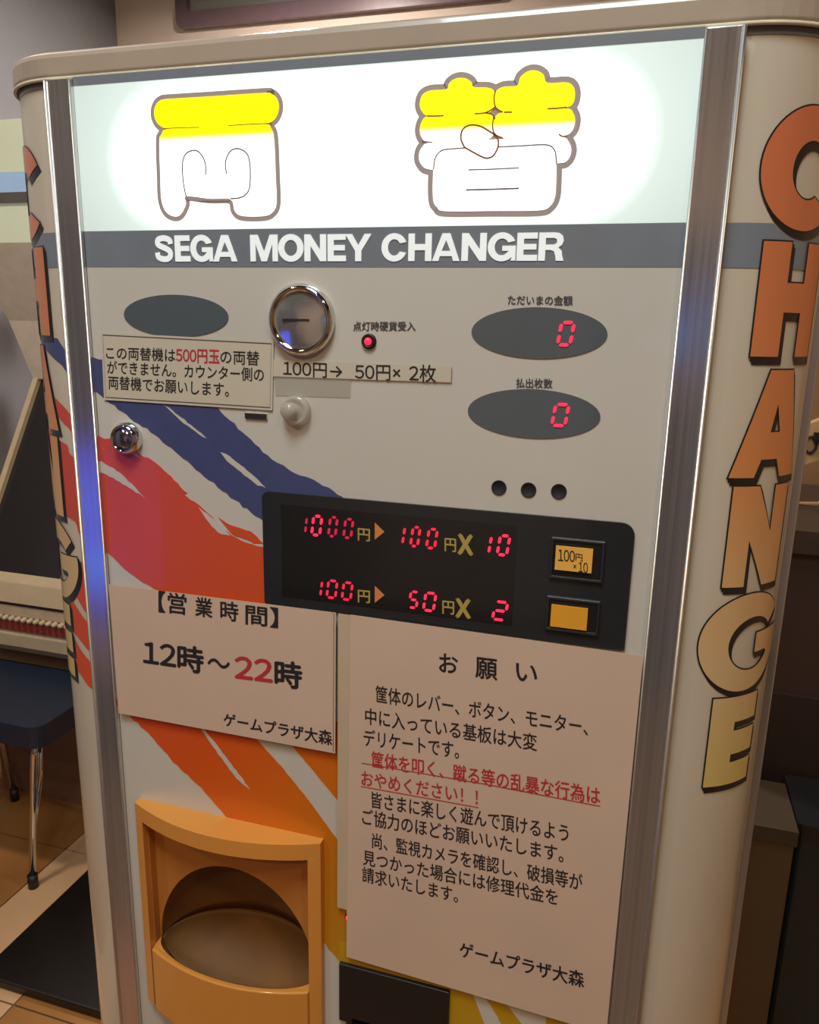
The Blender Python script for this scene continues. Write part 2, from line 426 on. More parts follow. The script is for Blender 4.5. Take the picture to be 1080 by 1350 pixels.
for pts in ([(214, 531), (228, 541), (252, 560), (273, 578), (262, 572), (238, 554)], [(291, 596), (303, 601), (322, 616), (337, 629), (351, 643), (340, 640), (318, 622), (300, 608)]):
    st.append(jag(PP(pts), 0.0005, 0.003))
for st_ in st: print_poly(fascia, 'dry_brush_streak', 'streak', [st_], -0.0005)
r_up = PP([(127, 572), (150, 582), (187, 606), (240, 648), (285, 687), (306, 706), (352, 724)])
r_lo = PP([(352, 800), (300, 795), (215, 783), (183, 764), (160, 746), (140, 725)])
extra = [jag(PP([(180, 597), (200, 606), (226, 628), (247, 650), (240, 652), (216, 634), (190, 612)]), 0.0006, 0.003),
         jag(PP([(288, 682), (300, 690), (330, 700), (347, 716), (335, 716), (306, 704)]), 0.0006, 0.003)]
print_poly(fascia, 'red_stripe', 'warm_print', [jag(r_up) + jag(r_lo, 0.0005)])
for ex_ in extra: print_poly(fascia, 'red_fleck', 'warm_print', [ex_], -0.00042)
st = [jag(PP([(131, 607), (150, 617), (166, 630), (192, 657), (176, 646), (150, 630), (132, 622)]), 0.0005, 0.003),
      jag(PP([(262, 668), (290, 690), (304, 706), (288, 702), (272, 684)]), 0.0007, 0.003)]
for st_ in st: print_poly(fascia, 'dry_brush_streak', 'streak', [st_], -0.0005)
o1 = jag(PP([(150, 922), (200, 971), (225, 1000), (270, 1044), (296, 1074), (360, 1140), (425, 1240), (455, 1275)]))
o1 += jag(PP([(600, 1320), (640, 1350), (640, 1290), (470, 1140), (438.5, 1098), (404, 1051), (370, 1009), (337, 973), (318, 950), (280, 920)]), 0.0003)

def clip(lp, ax, v, keep_gt):
    out = []
    ins = lambda p: (p[ax] > v) == keep_gt
    for i in range(len(lp)):
        a, b_ = lp[i - 1], lp[i]
        if ins(a) != ins(b_):
            t = (v - a[ax]) / (b_[ax] - a[ax]); out.append((a[0] + (b_[0] - a[0]) * t, a[1] + (b_[1] - a[1]) * t))
        if ins(b_): out.append(b_)
    return out
hx0_, hx1_, hz_ = tx0 + 0.006, tx1 - 0.006, tz1 - 0.006
o3 = PP([(365, 955), (383, 980), (399, 999), (444, 1053), (475, 1095), (640, 1240), (640, 1100), (480, 950)])
for pc_ in (clip(o1, 1, hz_, True), clip(clip(o1, 1, hz_, False), 0, hx1_, True)):
    if len(pc_) > 2: print_poly(fascia, 'orange_stripe', 'warm_print', [pc_])
print_poly(fascia, 'amber_stripe', 'warm_print', [jag(o3, 0.0003)])
print_poly(fascia, 'dry_brush_streak', 'streak', [jag(PP([(258, 950), (268, 958), (300, 1000), (330, 1040), (312, 1026), (282, 985)]), 0.0005, 0.003)], -0.0005)
print_poly(fascia, 'yellow_stripe', 'yellow_band', [jag(PP([(448, 1240), (640, 1294), (790, 1335), (740, 1400), (590, 1400), (590, 1308), (447, 1268)]), 0.0003)], -0.0004)
for st_ in ([(620, 1300), (632, 1303), (664, 1352), (640, 1352)], [(660, 1312), (720, 1325), (720, 1360), (690, 1352)]): print_poly(fascia, 'dry_brush_streak', 'streak', [jag(PP(st_))], -0.0006)

# name band and sign
band = obj('name_band', MB().prism([[(XL, zb0), (XR, zb0), (XR, zb1), (XL, zb1)]], -0.0002, 0.004), 'band', mc, 'glare-lightened dark band with white lettering')
def latin(ch, w, h=34.0, t=8.6):     # heavy grotesque capitals, (loops, strokes) in a w x h box
    hb = 7.2
    ring = lambda a0, a1, c=0: ellarc(w / 2, h / 2, w / 2 + .3, h / 2 + .6, a0, a1, 40) + ellarc(w / 2, h / 2, w / 2 - t, h / 2 - hb + .4, a1, a0, 40)
    if ch == 'E': return [[[(0, 0), (w, 0), (w, hb), (t, hb), (t, 13.6), (w - 1.5, 13.6), (w - 1.5, 20.4), (t, 20.4), (t, h - hb), (w - .5, h - hb), (w - .5, h), (0, h)]]], []
    if ch == 'H': return [[[(0, 0), (t, 0), (t, 13.4), (w - t, 13.4), (w - t, 0), (w, 0), (w, h), (w - t, h), (w - t, 21), (t, 21), (t, h), (0, h)]]], []
    if ch == 'A': return [[[(0, 0), (8.4, 0), (10.2, 6), (w - 10.2, 6), (w - 8.4, 0), (w, 0), (w / 2 + 5.2, h), (w / 2 - 5.2, h)], [(12.3, 12.4), (w / 2, 25.5), (w - 12.3, 12.4)]]], []
    if ch == 'N': return [[[(0, 0), (t, 0), (t, 20), (w - t, 0), (w, 0), (w, h), (w - t, h), (w - t, 14), (t, h), (0, h)]]], []
    if ch == 'M': return [[[(0, 0), (7.8, 0), (7.8, 23), (w / 2 - 4, 0), (w / 2 + 4, 0), (w - 7.8, 23), (w - 7.8, 0), (w, 0), (w, h), (w - 11.4, h), (w / 2, 12), (11.4, h), (0, h)]]], []
    if ch == 'Y': return [[[(w / 2 - t / 2, 0), (w / 2 + t / 2, 0), (w / 2 + t / 2, 13), (w, h), (w - 9.6, h), (w / 2, 20), (9.6, h), (0, h), (w / 2 - t / 2, 13)]]], []
    if ch == 'O': return [[ellarc(w / 2, h / 2, w / 2 + .3, h / 2 + .6, 0, 354, 60), ellarc(w / 2, h / 2, w / 2 - t, h / 2 - hb + .4, 0, 354, 60)]], []
    if ch == 'C': return [[ellarc(w / 2, h / 2, w / 2 + .3, h / 2 + .6, 22, 338, 44) + ellarc(w / 2, h / 2, w / 2 - t, h / 2 - hb + .4, 330, 30, 40)]], []
    if ch == 'G': return [[ellarc(w / 2, h / 2, w / 2 + .3, h / 2 + .6, 24, 318, 44) + [(w - 6, .3), (w, .3), (w, 18.4), (w / 2 + .6, 18.4), (w / 2 + .6, 12.2), (w - t + .4, 12.2)] + ellarc(w / 2, h / 2, w / 2 - t, h / 2 - hb + .4, 318, 32, 40)]], []
    if ch == 'R': return [[[(0, 0), (t, 0), (t, 13), (15, 13), (19.5, 11.5), (21.5, 6), (22.5, 0), (w, 0), (w - 2, 6), (w - 3, 12), (w - 7.5, 16), (w - 3, 19), (w - 1, 24), (w - 2.5, 30), (w - 7, 33.3), (w - 13, h), (0, h)], [(t, 19.5), (t, 27.5), (19, 27.5), (22.6, 25.8), (22.8, 21.4), (19, 19.5)]]], []
    return [], [(smooth_loop([(21.2, 22.8), (19.8, 28.2), (12.5, 30.6), (5.6, 28.6), (4.9, 23.0), (9.5, 19.6), (15.5, 16.8), (20.2, 12.8), (20.2, 7.0), (16.5, 3.6), (10, 3.6), (5, 6.2), (3.9, 12)], 6, False), 7.6)]
def ellarc(cx, cz, a, b_, t0, t1, n=28): return [(cx + a * math.cos(math.radians(t0 + (t1 - t0) * i / n)), cz + b_ * math.sin(math.radians(t0 + (t1 - t0) * i / n))) for i in range(n + 1)]
for ch, xa_, xb_ in (('S', 205, 230.5), ('E', 232, 252), ('G', 252.5, 281.5), ('A', 282, 313.5), ('M', 331, 367), ('O', 368, 400.5), ('N', 402, 430.5), ('E', 432.5, 456.5), ('Y', 455.5, 490),
        ('C', 503.5, 536.5), ('H', 538.5, 569), ('A', 570, 606), ('N', 608.5, 641), ('G', 643, 679.5), ('E', 681, 708), ('R', 709.5, 743)):
    f = (xa_ - 205) / 538; x0_, z0_ = P(xa_, 345 - 1.2 * f); x1_ = P(xb_, 345)[0]; z1_ = P(xa_, 310.8 - 4.3 * f)[1]
    w_ = 34 * (x1_ - x0_) / (z1_ - z0_); k = (z1_ - z0_) / 34
    if ch == 'S': w_ = 25
    lps, sts = latin(ch, w_); mb = MB(); kx = (x1_ - x0_) / w_
    for g_ in lps: mb.prism([[(x0_ + a * kx, z0_ + b_ * k) for a, b_ in lp] for lp in g_], -0.0007, -0.0002)
    for pts, wd in sts: stroke(mb, [(x0_ + a * kx, z0_ + b_ * k) for a, b_ in pts], wd * k, -0.0007)
    obj('band_letter', mb, 'band_white', band)
sign = obj('sign_panel', MB().prism([[(XL, zb1), (XR, zb1), (XR, zs), (XL, zs)]], 0.0, 0.004), 'sign', mc, 'backlit white sign panel')
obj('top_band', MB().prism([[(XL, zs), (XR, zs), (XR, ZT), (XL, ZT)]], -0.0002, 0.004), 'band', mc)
def bubble(name, shapes, ow, lines, fill='sign_fill'):    # shapes: loops in px; grey outline grows ow round their union
    mb = MB(); mb.cur = 0
    for i, lp in enumerate(shapes): stroke(mb, lp, ow * 2, -0.0003 - i * 2e-5, True)
    mb.cur = 1
    for i, lp in enumerate(shapes): mb.prism([lp], -0.0007 - i * 2e-5, -0.0005)
    mb.cur = 2
    for pts, wd, *m in lines:
        mb.cur = m[0] if m else 2; stroke(mb, pts, wd, -0.0009)
    return obj(name, mb, ['sign_grey', fill, 'sign_line', 'sign_brown', 'sign_grey'], sign)
def Z1(pts, x0=180, y0=90, s=220 / 1080): return [P(x0 + a * s, y0 + b_ * s) for a, b_ in pts]
def Z2(pts): return Z1(pts, 530, 70, 260 / 1080)
bar = smooth_loop(Z1([(118, 295), (123, 255), (140, 224), (168, 206), (210, 201), (500, 183), (830, 162), (872, 166), (902, 186), (919, 218), (923, 258), (914, 300), (893, 334), (862, 353), (815, 360), (520, 378), (225, 391), (180, 386), (146, 364), (126, 332)]))
legs = smooth_loop(Z1([(152, 480), (165, 430), (215, 393), (500, 375), (820, 362), (875, 395), (893, 470), (903, 700), (908, 870), (885, 930), (830, 957), (690, 957), (640, 925), (612, 850), (480, 845), (325, 830), (322, 880), (290, 945), (248, 960), (195, 930), (165, 850), (158, 700)]))
ln = lambda pts, wd, *m: (smooth_loop(Z1(pts), 6, False), wd) + m
bubble('sign_character', [bar, legs], 0.0031, [
    ln([(180, 393), (260, 388), (412, 384)], 0.0006, 3), ln([(598, 373), (720, 365), (880, 358)], 0.0006, 3),
    ln([(455, 692), (448, 610), (415, 550), (375, 533), (325, 555), (302, 620), (308, 740), (325, 830)], 0.0009),
    ln([(587, 685), (580, 610), (610, 540), (660, 522), (715, 550), (738, 620), (738, 760), (715, 815), (670, 840), (612, 845)], 0.0009),
    ln([(325, 828), (350, 850), (400, 853), (606, 851)], 0.0014, 4)])
l2 = lambda pts, wd, *m: (smooth_loop(Z2(pts), 6, False), wd) + m
sh = [smooth_loop(Z2(p)) for p in (
    [(100, 280), (115, 230), (160, 207), (245, 200), (262, 165), (300, 141), (345, 140), (380, 160), (395, 188), (470, 192), (505, 210), (512, 260), (500, 305), (460, 330), (300, 342), (150, 345), (112, 320)],
    [(510, 250), (518, 210), (560, 187), (632, 180), (650, 135), (690, 103), (735, 98), (775, 120), (797, 165), (900, 163), (938, 185), (948, 230), (935, 280), (890, 300), (720, 315), (560, 326), (520, 300)],
    [(100, 420), (115, 370), (150, 348), (300, 342), (470, 330), (505, 350), (512, 400), (500, 450), (450, 480), (300, 490), (150, 488), (112, 465)],
    [(500, 400), (512, 355), (550, 328), (720, 315), (900, 305), (940, 335), (948, 380), (930, 430), (880, 455), (720, 465), (550, 466), (512, 440)],
    [(95, 570), (110, 520), (165, 490), (400, 480), (700, 465), (870, 458), (915, 490), (927, 540), (905, 590), (850, 605), (600, 625), (300, 640), (150, 637), (108, 610)],
    [(173, 660), (185, 580), (215, 540), (280, 524), (500, 518), (780, 503), (825, 520), (845, 570), (845, 700), (838, 790), (810, 840), (750, 862), (500, 865), (240, 866), (195, 845), (173, 800)])]
bubble('sign_character', sh, 0.0034, [
    l2([(140, 346), (180, 347), (232, 344)], 0.0009, 3), l2([(400, 334), (460, 328), (510, 300)], 0.0009, 3), l2([(560, 326), (606, 325)], 0.0009, 3),
    l2([(798, 307), (850, 304), (905, 298)], 0.0009, 3), l2([(515, 205), (506, 250), (516, 300), (555, 326)], 0.0009, 3),
    l2([(505, 352), (498, 400), (510, 445), (555, 467)], 0.0009, 3), l2([(460, 330), (495, 338), (512, 365)], 0.0009, 3),
    l2([(345, 518), (325, 470), (335, 420), (375, 396), (430, 402), (480, 430), (520, 460), (530, 505), (505, 560), (470, 577), (430, 565), (345, 518)], 0.0011, 3),
    l2([(345, 521), (280, 526), (220, 535), (185, 575), (175, 640)], 0.0008), l2([(530, 516), (650, 510), (790, 504), (835, 530), (846, 580), (848, 610)], 0.0008),
    l2([(860, 445), (880, 458), (905, 455)], 0.0009, 3), l2([(110, 485), (170, 490)], 0.0007),
    l2([(365, 641), (500, 637), (643, 630)], 0.0008), l2([(352, 751), (500, 747), (643, 742)], 0.001)], 'sign_fill_b')
# little gaps between the blossom lobes
# rails
for sd in (-1, 1):
    x0, x1 = sorted((sd * 0.2100, sd * 0.2305))
    r = obj('rail', MB().box(x0, x1, -0.004, 0.008, 0.02, ZT - 0.002), 'rail', mc); bevel(r, 0.001, 2)
    mb = MB()
    xo = sd * 0.2300; xi = sd * 0.2105
    mb.tube([(xo, -0.0042, 0.02), (xo, -0.0042, ZT - 0.003)], 0.0014, 8); mb.tube([(xi, -0.0035, 0.02), (xi, -0.0035, ZT - 0.003)], 0.0008, 8)
    obj('rail_lip', mb, 'rail_lip', r, 'brighter rolled edge of the chrome rail')

# side columns
def arc_plate(mb, side, loops, off, inner=None):
    """flat shape(s) in (s, z) bent round the column; s runs outward from the rail"""
    vs3 = [[Vector((a, b_, 0)) for a, b_ in lp] for lp in loops]
    flat = [p for lp in loops for p in lp]; bm = bmesh.new(); bv = [bm.verts.new((a, 0, b_)) for a, b_ in flat]
    for t in tessellate_polygon(vs3):
        a, b_, c = (flat[i] for i in t)
        if abs((b_[0] - a[0]) * (c[1] - a[1]) - (b_[1] - a[1]) * (c[0] - a[0])) < 1e-13: continue
        try: bm.faces.new([bv[i] for i in t])
        except ValueError: pass
    x = 0.00017
    while x < 0.105:
        x += 0.0035
        bmesh.ops.bisect_plane(bm, geom=bm.verts[:] + bm.edges[:] + bm.faces[:], plane_co=(x, 0, 0), plane_no=(1, 0, 0))
    bm.verts.index_update()
    vs = [arc_pt(side, v.co.x, v.co.z, off) for v in bm.verts]; fs = [tuple(v.index for v in f.verts) for f in bm.faces]; bm.free()
    # face outward
    out = []
    for f in fs:
        a, b_, c = (Vector(vs[i]) for i in f[:3]); nn = (b_ - a).cross(c - a); cen = (a + b_ + c) / 3
        d = Vector((cen.x - side * XC, cen.y - YC, 0)); out.append(f if nn.dot(d) > 0 else f[::-1])
    mb.add(vs, out, True); return mb
AL = R * PI / 2
def ellarc(cx, cz, a, b_, t0, t1, n=28): return [(cx + a * math.cos(math.radians(t0 + (t1 - t0) * i / n)), cz + b_ * math.sin(math.radians(t0 + (t1 - t0) * i / n))) for i in range(n + 1)]
LET = {
 'C': (1.4762, [ellarc(0, 33.6, 31, 33.6, 32, 318, 44) + ellarc(1, 33, 13, 16, 300, 42, 30)]),
 'H': (1.4037, [[(-24.5, 0), (-6, 0), (-6, 26), (8, 26), (8, 0), (24.5, 0), (24.5, 66), (8, 66), (8, 43), (-6, 43), (-6, 66), (-24.5, 66)]]),
 'A': (1.3292, [[(-29, 0), (-12.5, 0), (-8.5, 11.5), (4, 11.5), (8.5, 0), (25, 0), (9.5, 66.5), (-9.5, 66.5)], [(-4.2, 28.5), (-0.8, 46), (3.6, 28.5)]]),
 'N': (1.2572, [[(-25, 0), (-10, 0), (-10, 31), (5, 0), (21.5, 0), (21.5, 66.5), (6.8, 66.5), (6.8, 36), (-6.8, 66.5), (-25, 66.5)]]),
 'G': (1.1822, [ellarc(0, 35, 35.5, 34.8, 35, 372, 50) + [(7, 41), (7, 27), (19, 27)] + ellarc(4, 34, 19.5, 19, -28, -322, 34)]),
 'E': (1.1122, [[(-21.5, 0), (17.5, 0), (17.5, 17), (-3, 17), (-3, 23), (17.5, 23), (17.5, 41), (-3, 41), (-3, 47.5), (17.5, 47.5), (17.5, 66.5), (-21.5, 66.5)]])}
for sd in (-1, 1):
    mb = MB(); n = 16; pr = []
    for i in range(n + 1):
        x, y, _ = arc_pt(sd, AL * i / n, 0); pr.append((x, y))
    xo = sd * XC; loop = pr + [(xo, YC)]
    mb.prism_z(pr + [(xo, YC), (xo, 0.006)], 0.02, ZT - 0.001, True)
    colm = obj('side_column', mb, 'column', mc)
    e = 0.0003
    for z0, z1 in ((zb0, zb1), (1.5775, ZT - 0.001)):
        mb = MB(); arc_plate(mb, sd, [[(0, z0), (AL, z0), (AL, z1), (0, z1)]], e); obj('hazed_band_print', mb, 'band', colm)
    if sd < 0:
        mb = MB(); arc_plate(mb, sd, [[Pc(92, 470), Pc(94, 499), (0.0125, 1.3815), (0.03, 1.3905), (0.06, 1.405), (0.09, 1.41), (0.09, 1.43), (0.06, 1.4135), (0.0424, 1.4030), (0.0152, 1.4019)]], e)
        obj('blue_stripe', mb, 'blue_print', colm)
        def band(*pp):
            mb = MB(); arc_plate(mb, sd, [jag([(max(a, 0.0), b_) for a, b_ in pp] + [(max(pp[0][0], 0), pp[0][1])], 0.0006, 0.004)[:-1]], e); obj('red_stripe', mb, 'warm_print', colm)
        band((0, 1.3367), (0.0115, 1.3468), (0.03, 1.358), (0.09, 1.385), (0.09, 1.37), (0.03, 1.345), (0.0115, 1.333), (0, 1.319))
        band((0, 1.3035), (0.0125, 1.312), (0.0135, 1.318), (0.06, 1.33), (0.09, 1.33), (0.09, 1.27), (0.03, 1.262), (0.012, 1.255), (0.005, 1.235), (0, 1.222))
        band((0, 1.214), (0.008, 1.222), (0.02, 1.21), (0.032, 1.20), (0.02, 1.19), (0.01, 1.178), (0, 1.171))
        band((0, 1.163), (0.012, 1.172), (0.03, 1.188), (0.05, 1.19), (0.05, 1.165), (0.022, 1.152), (0.008, 1.142), (0, 1.136))
        band((0, 1.124), (0.010, 1.134), (0.03, 1.15), (0.05, 1.15), (0.05, 1.125), (0.022, 1.117), (0.012, 1.108), (0, 1.103))
    for ch in 'CHANGE':
        zb, lps = LET[ch]
        def tr(lp, dx=0, dz=0): return [(0.0475 + sd * (a / 1000 + dx), zb + b_ / 1000 + dz) for a, b_ in lp]
        mb = MB(); mb.cur = 0
        grow = lambda lp, k: tr(offset_loop(lp, 1.0 if k == 0 else -1.0))
        for k_, (dx, dz) in enumerate(((0.0024, -0.0040), (0.0012, -0.0020), (0.0, 0.0))):
            lp2 = [tr(offset_loop(lp, 1.0 if i == 0 else -1.0), dx if k_ < 2 else 0, dz) for i, lp in enumerate(lps)]
            arc_plate(mb, sd, lp2, 0.0005 + 0.00015 * k_)
        mb.cur = 1; arc_plate(mb, sd, [tr(lp) for lp in lps], 0.0011)
        obj('side_letter', mb, ['outline', 'letter_face'], colm)

# cap with rounded corners
def cap_outline(e, back=0.47):
    r = R + e; pts = [(-XC - r, back), (XC + r, back)]
    for i in range(13):
        a = PI / 2 * i / 12; pts.append((XC + r * math.cos(a), YC - r * math.sin(a)))
    for i in range(13):
        a = PI / 2 * i / 12; pts.append((-XC - r * math.sin(a), YC - r * math.cos(a)))
    return pts
mb = MB(); prof = [(0.0018, 0.0), (0.0036, 0.002), (0.0036, 0.013), (0.0024, 0.0165), (-0.002, 0.0185)]
N_ = len(cap_outline(0)); vs = []
for e, dz in prof: vs += [(a, b_, ZT + dz) for a, b_ in cap_outline(e)]
fs = [tuple(range(N_ - 1, -1, -1)), tuple(range((len(prof) - 1) * N_, len(prof) * N_))]
for k in range(len(prof) - 1):
    for i in range(N_):
        j = (i + 1) % N_; fs.append((k * N_ + i, k * N_ + j, (k + 1) * N_ + j, (k + 1) * N_ + i))
# outline runs clockwise seen from above or not: let Blender decide
mb.add(vs, fs)
cap = obj('cap', mb, 'cap', mc)
bm = bmesh.new(); bm.from_mesh(cap.data); bmesh.ops.recalc_face_normals(bm, faces=bm.faces); bm.to_mesh(cap.data); bm.free()
bevel(cap, 0.0008, 2, 30)
mb = MB(); mb.tube([(a, b_, ZT - 0.0004) for a, b_ in cap_outline(0.003)][2:], 0.0013, 8)
obj('cap_bead', mb, 'bead', cap, 'thin pale bead under the cap')

# round coin entry
def coin_entry():
    cx, cz = P(399, 422); r = 0.0232
    o = obj('coin_entry', MB().lathe_y(cx, cz, [(r + 0.0012, 0.0), (r + 0.0012, -0.0035), (r - 0.001, -0.0065), (r - 0.003, -0.007), (r - 0.0035, -0.0045), (0.0, -0.0038)], 64), 'chrome', mc, 'round chrome coin entry')
    f = obj('coin_face', MB().lathe_y(cx, cz, [(r - 0.0036, -0.0044), (0.012, -0.0062), (0.006, -0.0068), (0.0, -0.007)], 64), 'satin', o)
    mb = MB(); mb.prism([rrect(cx - 0.012, cz - 0.0008, cx + 0.008, cz + 0.0008, 0.0007)], -0.0074, -0.004); obj('coin_slit', mb, 'hole', f)
coin_entry()
# lamp beside it
cx, cz = P(487, 450)
il = obj('indicator_lamp', MB().lathe_y(cx, cz, [(0.0052, 0), (0.005, -0.002), (0.0035, -0.0022), (0.003, -0.001), (0, -0.001)], 32), 'black_plastic', mc)
obj('lamp_lens', MB().lathe_y(cx - 0.0006, cz, [(0.0026, -0.001), (0.0022, -0.0024), (0.001, -0.003), (0, -0.0031)], 24), 'led', il, 'glowing red lens')
# oval windows
def oval(px):
    (xl, _), (xr, _) = P(*px[0]), P(*px[1]); zt_, zb_ = P(*px[2])[1], P(*px[3])[1]
    cx, cz = (xl + xr) / 2, (zt_ + zb_) / 2
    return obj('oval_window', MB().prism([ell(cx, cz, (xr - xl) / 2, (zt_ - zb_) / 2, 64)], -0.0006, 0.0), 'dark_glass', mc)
SEGS = {'0': 'abcdef', '1': 'bc', '2': 'abged', '5': 'afgcd'}
def digit(mb, chx, x0, y0, x1, y1, yy=-0.0012):
    a, zt_ = P((x0 + x1) / 2, y0); b_, zb_ = P((x0 + x1) / 2, y1); xl = P(x0, (y0 + y1) / 2)[0]; xr = P(x1, (y0 + y1) / 2)[0]
    W, Hh = xr - xl, zt_ - zb_; t = Hh * 0.125; sl = 0.13
    if chx == '1': W = max(W, Hh * 0.5); xl = xr - W
    W2 = W - sl * Hh
    W2 = max(W2, Hh * 0.42)
    def seg(pa, pb):
        pa, pb = Vector(pa), Vector(pb); d = (pb - pa); L = d.length; d.normalize(); n = Vector((-d.y, d.x)) * t / 2; g = t * 0.5
        p = [pa + d * g * .9, pa + d * (g + t * .4) + n, pb - d * (g + t * .4) + n, pb - d * g * .9, pb - d * (g + t * .4) - n, pa + d * (g + t * .4) - n]
        pts = [(xl + t / 2 + v.x + sl * v.y, zb_ + v.y) for v in p]; mb.prism([pts], yy, yy + 0.0002)
    w_, h = W2 - t, Hh
    A, B, C_, D_, E_, F_ = (0, h - t / 2), (w_, h - t / 2), (w_, h / 2), (0, h / 2), (0, t / 2), (w_, t / 2)
    S = dict(a=(A, B), b=(B, C_), c=(C_, F_), d=(E_, F_), e=(D_, E_), f=(A, D_), g=(D_, C_))
    for k in SEGS[chx]: seg(*S[k])
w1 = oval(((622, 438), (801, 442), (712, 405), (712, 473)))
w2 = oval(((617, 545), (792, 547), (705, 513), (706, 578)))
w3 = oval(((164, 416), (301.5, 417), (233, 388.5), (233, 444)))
mb = MB(); digit(mb, '0', 734, 423, 759, 457); obj('glowing_digit', mb, 'led', w1)
mb = MB(); digit(mb, '0', 726.5, 531, 752, 563); obj('glowing_digit', mb, 'led', w2)
# three round holes
for px in ((658, 643), (697, 646), (737, 648)):
    cx, cz = P(*px); obj('speaker_hole', MB().lathe_y(cx, cz, [(0.0052, -0.0002), (0.0049, -0.0008), (0.0044, -0.0002), (0, -0.0001)], 32), 'hole', mc)
# fascia printing
for tx_, L, Rr in (('点灯時硬貨受入', (466, 424, 436), (548, 424, 436)), ('ただいまの金額', (670, 389, 401.5), (755, 390, 402.5)), ('払出枚数', (681, 498.5, 511), (728.5, 499.5, 512))):
    mb = MB(); put_text(mb, tx_, L, Rr, -0.0004, 0.01); obj('fascia_lettering', mb, 'ink_grey', fascia)
# key lock
cx, cz = P(170, 577)
lk = obj('key_lock', MB().lathe_y(cx, cz, [(0.0125, 0), (0.0125, -0.004), (0.0105, -0.0085), (0.0092, -0.009), (0.0088, -0.007), (0.0, -0.0068)], 48), 'chrome', mc)
obj('lock_barrel', MB().lathe_y(cx, cz, [(0.0086, -0.0069), (0.008, -0.0082), (0.0, -0.0086)], 40), mat('blue_reflection_steel', (0.42, 0.43, 0.62), 0.15, 1.0, noise=0), lk)  # blue reflection put into the barrel's base colour
mb = MB(); mb.prism([[(cx - 0.0008, cz - 0.004), (cx + 0.0018, cz - 0.004), (cx + 0.001, cz + 0.001), (cx + 0.0004, cz + 0.004), (cx - 0.0014, cz + 0.004)]], -0.009, -0.007); obj('keyhole', mb, 'hole', lk)
# coin return: slot plate and a clear push knob
(xa_, za_), (xb_, zb_) = P(324, 544), P(353, 553)
rs = obj('return_slot', MB().prism([[(xa_, zb_), (xb_, zb_), (xb_, za_), (xa_, za_)]], -0.0015, 0.0), 'chrome', mc)
mb = MB(); zmid = (za_ + zb_) / 2; mb.prism([[(xa_ + 0.001, zmid - 0.0006), (xb_ - 0.001, zmid - 0.0006), (xb_ - 0.001, zmid + 0.0012), (xa_ + 0.001, zmid + 0.0012)]], -0.0018, -0.0012); obj('slot_gap', mb, 'hole', rs)
M['clear'] = mat('clear_plastic', (205, 195, 178), 0.08, coat=0.8, noise=0.02, alpha=0.55)
cx, cz = P(392, 541)
kb = obj('return_knob', MB().lathe_y(cx, cz, [(0.0108, 0), (0.0108, -0.004), (0.0102, -0.0055), (0.0075, -0.006), (0.0065, -0.0045), (0.004, -0.007), (0.0, -0.0078)], 48), 'clear', mc, 'clear plastic knob')
obj('knob_core', MB().lathe_y(cx - 0.003, cz, [(0.0062, -0.0003), (0.006, -0.009), (0.0035, -0.011), (0, -0.0112)], 32), 'clear', kb)

# rate display
dq = [P(348, 647), P(834, 689), P(820, 857), P(347, 792)]
dx0, dz1 = P(347, 648)[0], P(590, 668)[1]; dx1 = P(834, 740)[0]; dz0 = P(819, 856)[1]
disp = obj('rate_display', MB().prism([rrect(dx0, dz0, dx1, dz1, 0.0085)[:7] + rrect(dx0, dz0, dx1, dz1, 0.0055)[7:14] + rrect(dx0, dz0, dx1, dz1, 0.0015)[14:]], -0.0022, 0.0), 'black_plate', mc, 'black display plate of exchange rates')
bevel(disp, 0.0012, 2)
ix0, iz1 = P(372, 664); ix1 = P(682, 700)[0]
obj('display_window', MB().prism([[(ix0, dz0 + 0.008), (ix1, dz0 + 0.008), (ix1, iz1), (ix0, iz1)]], -0.0026, -0.0021), 'black_inner', disp)
def dig(chs, m):
    for ch, x0, y0, x1, y1 in chs:
        mb = MB(); digit(mb, ch, x0, y0, x1, y1, -0.003); obj('glowing_digit', mb, m, disp)
dig([('1', 397, 678.5, 407.5, 703), ('0', 433, 679, 449, 707.5), ('0', 453, 681.5, 469.5, 709.5)], 'led_dim')
dig([('0', 411, 677.5, 428.5, 706)], 'led')
dig([('1', 527, 691, 536, 718), ('0', 541, 692, 557.5, 720.5), ('0', 562, 694.5, 580, 723)], 'led_mid')
dig([('1', 640, 703, 649.5, 730), ('0', 655, 703, 675, 732), ('2', 649, 790, 672, 817), ('5', 539, 777, 555, 801), ('0', 558, 778.5, 578, 805)], 'led')
dig([('1', 418, 762, 427.5, 786), ('0', 431, 762.5, 448.5, 788), ('0', 451, 765, 468.5, 790.5)], 'led_mid')
for L, Rr in (((474, 695, 711), (489.5, 696.5, 712.5)), ((588, 708, 725), (602.5, 709, 726.5)), ((474, 776, 792), (489.5, 777.5, 793.5)), ((585, 790, 807), (600, 791.5, 808.5))):
    mb = MB(); put_text(mb, '円', L, Rr, -0.003, 0.012); obj('display_lettering', mb, 'yellow_print', disp)
for L, Rr in (((606, 703.5, 728), (624, 705, 729.5)), ((603, 788, 811), (621, 789.5, 812.5))):
    mb = MB(); put_text(mb, 'X', L, Rr, -0.003, 0.06); obj('display_lettering', mb, 'yellow_print', disp)
for c_ in ((496, 688, 710), (496, 771, 793)):
    mb = MB(); mb.prism([PP([(c_[0], c_[1]), (c_[0], c_[2]), (c_[0] + 12.5, (c_[1] + c_[2]) / 2 + 1)])], -0.003, -0.0026); obj('arrow_mark', mb, 'arrow_print', disp)
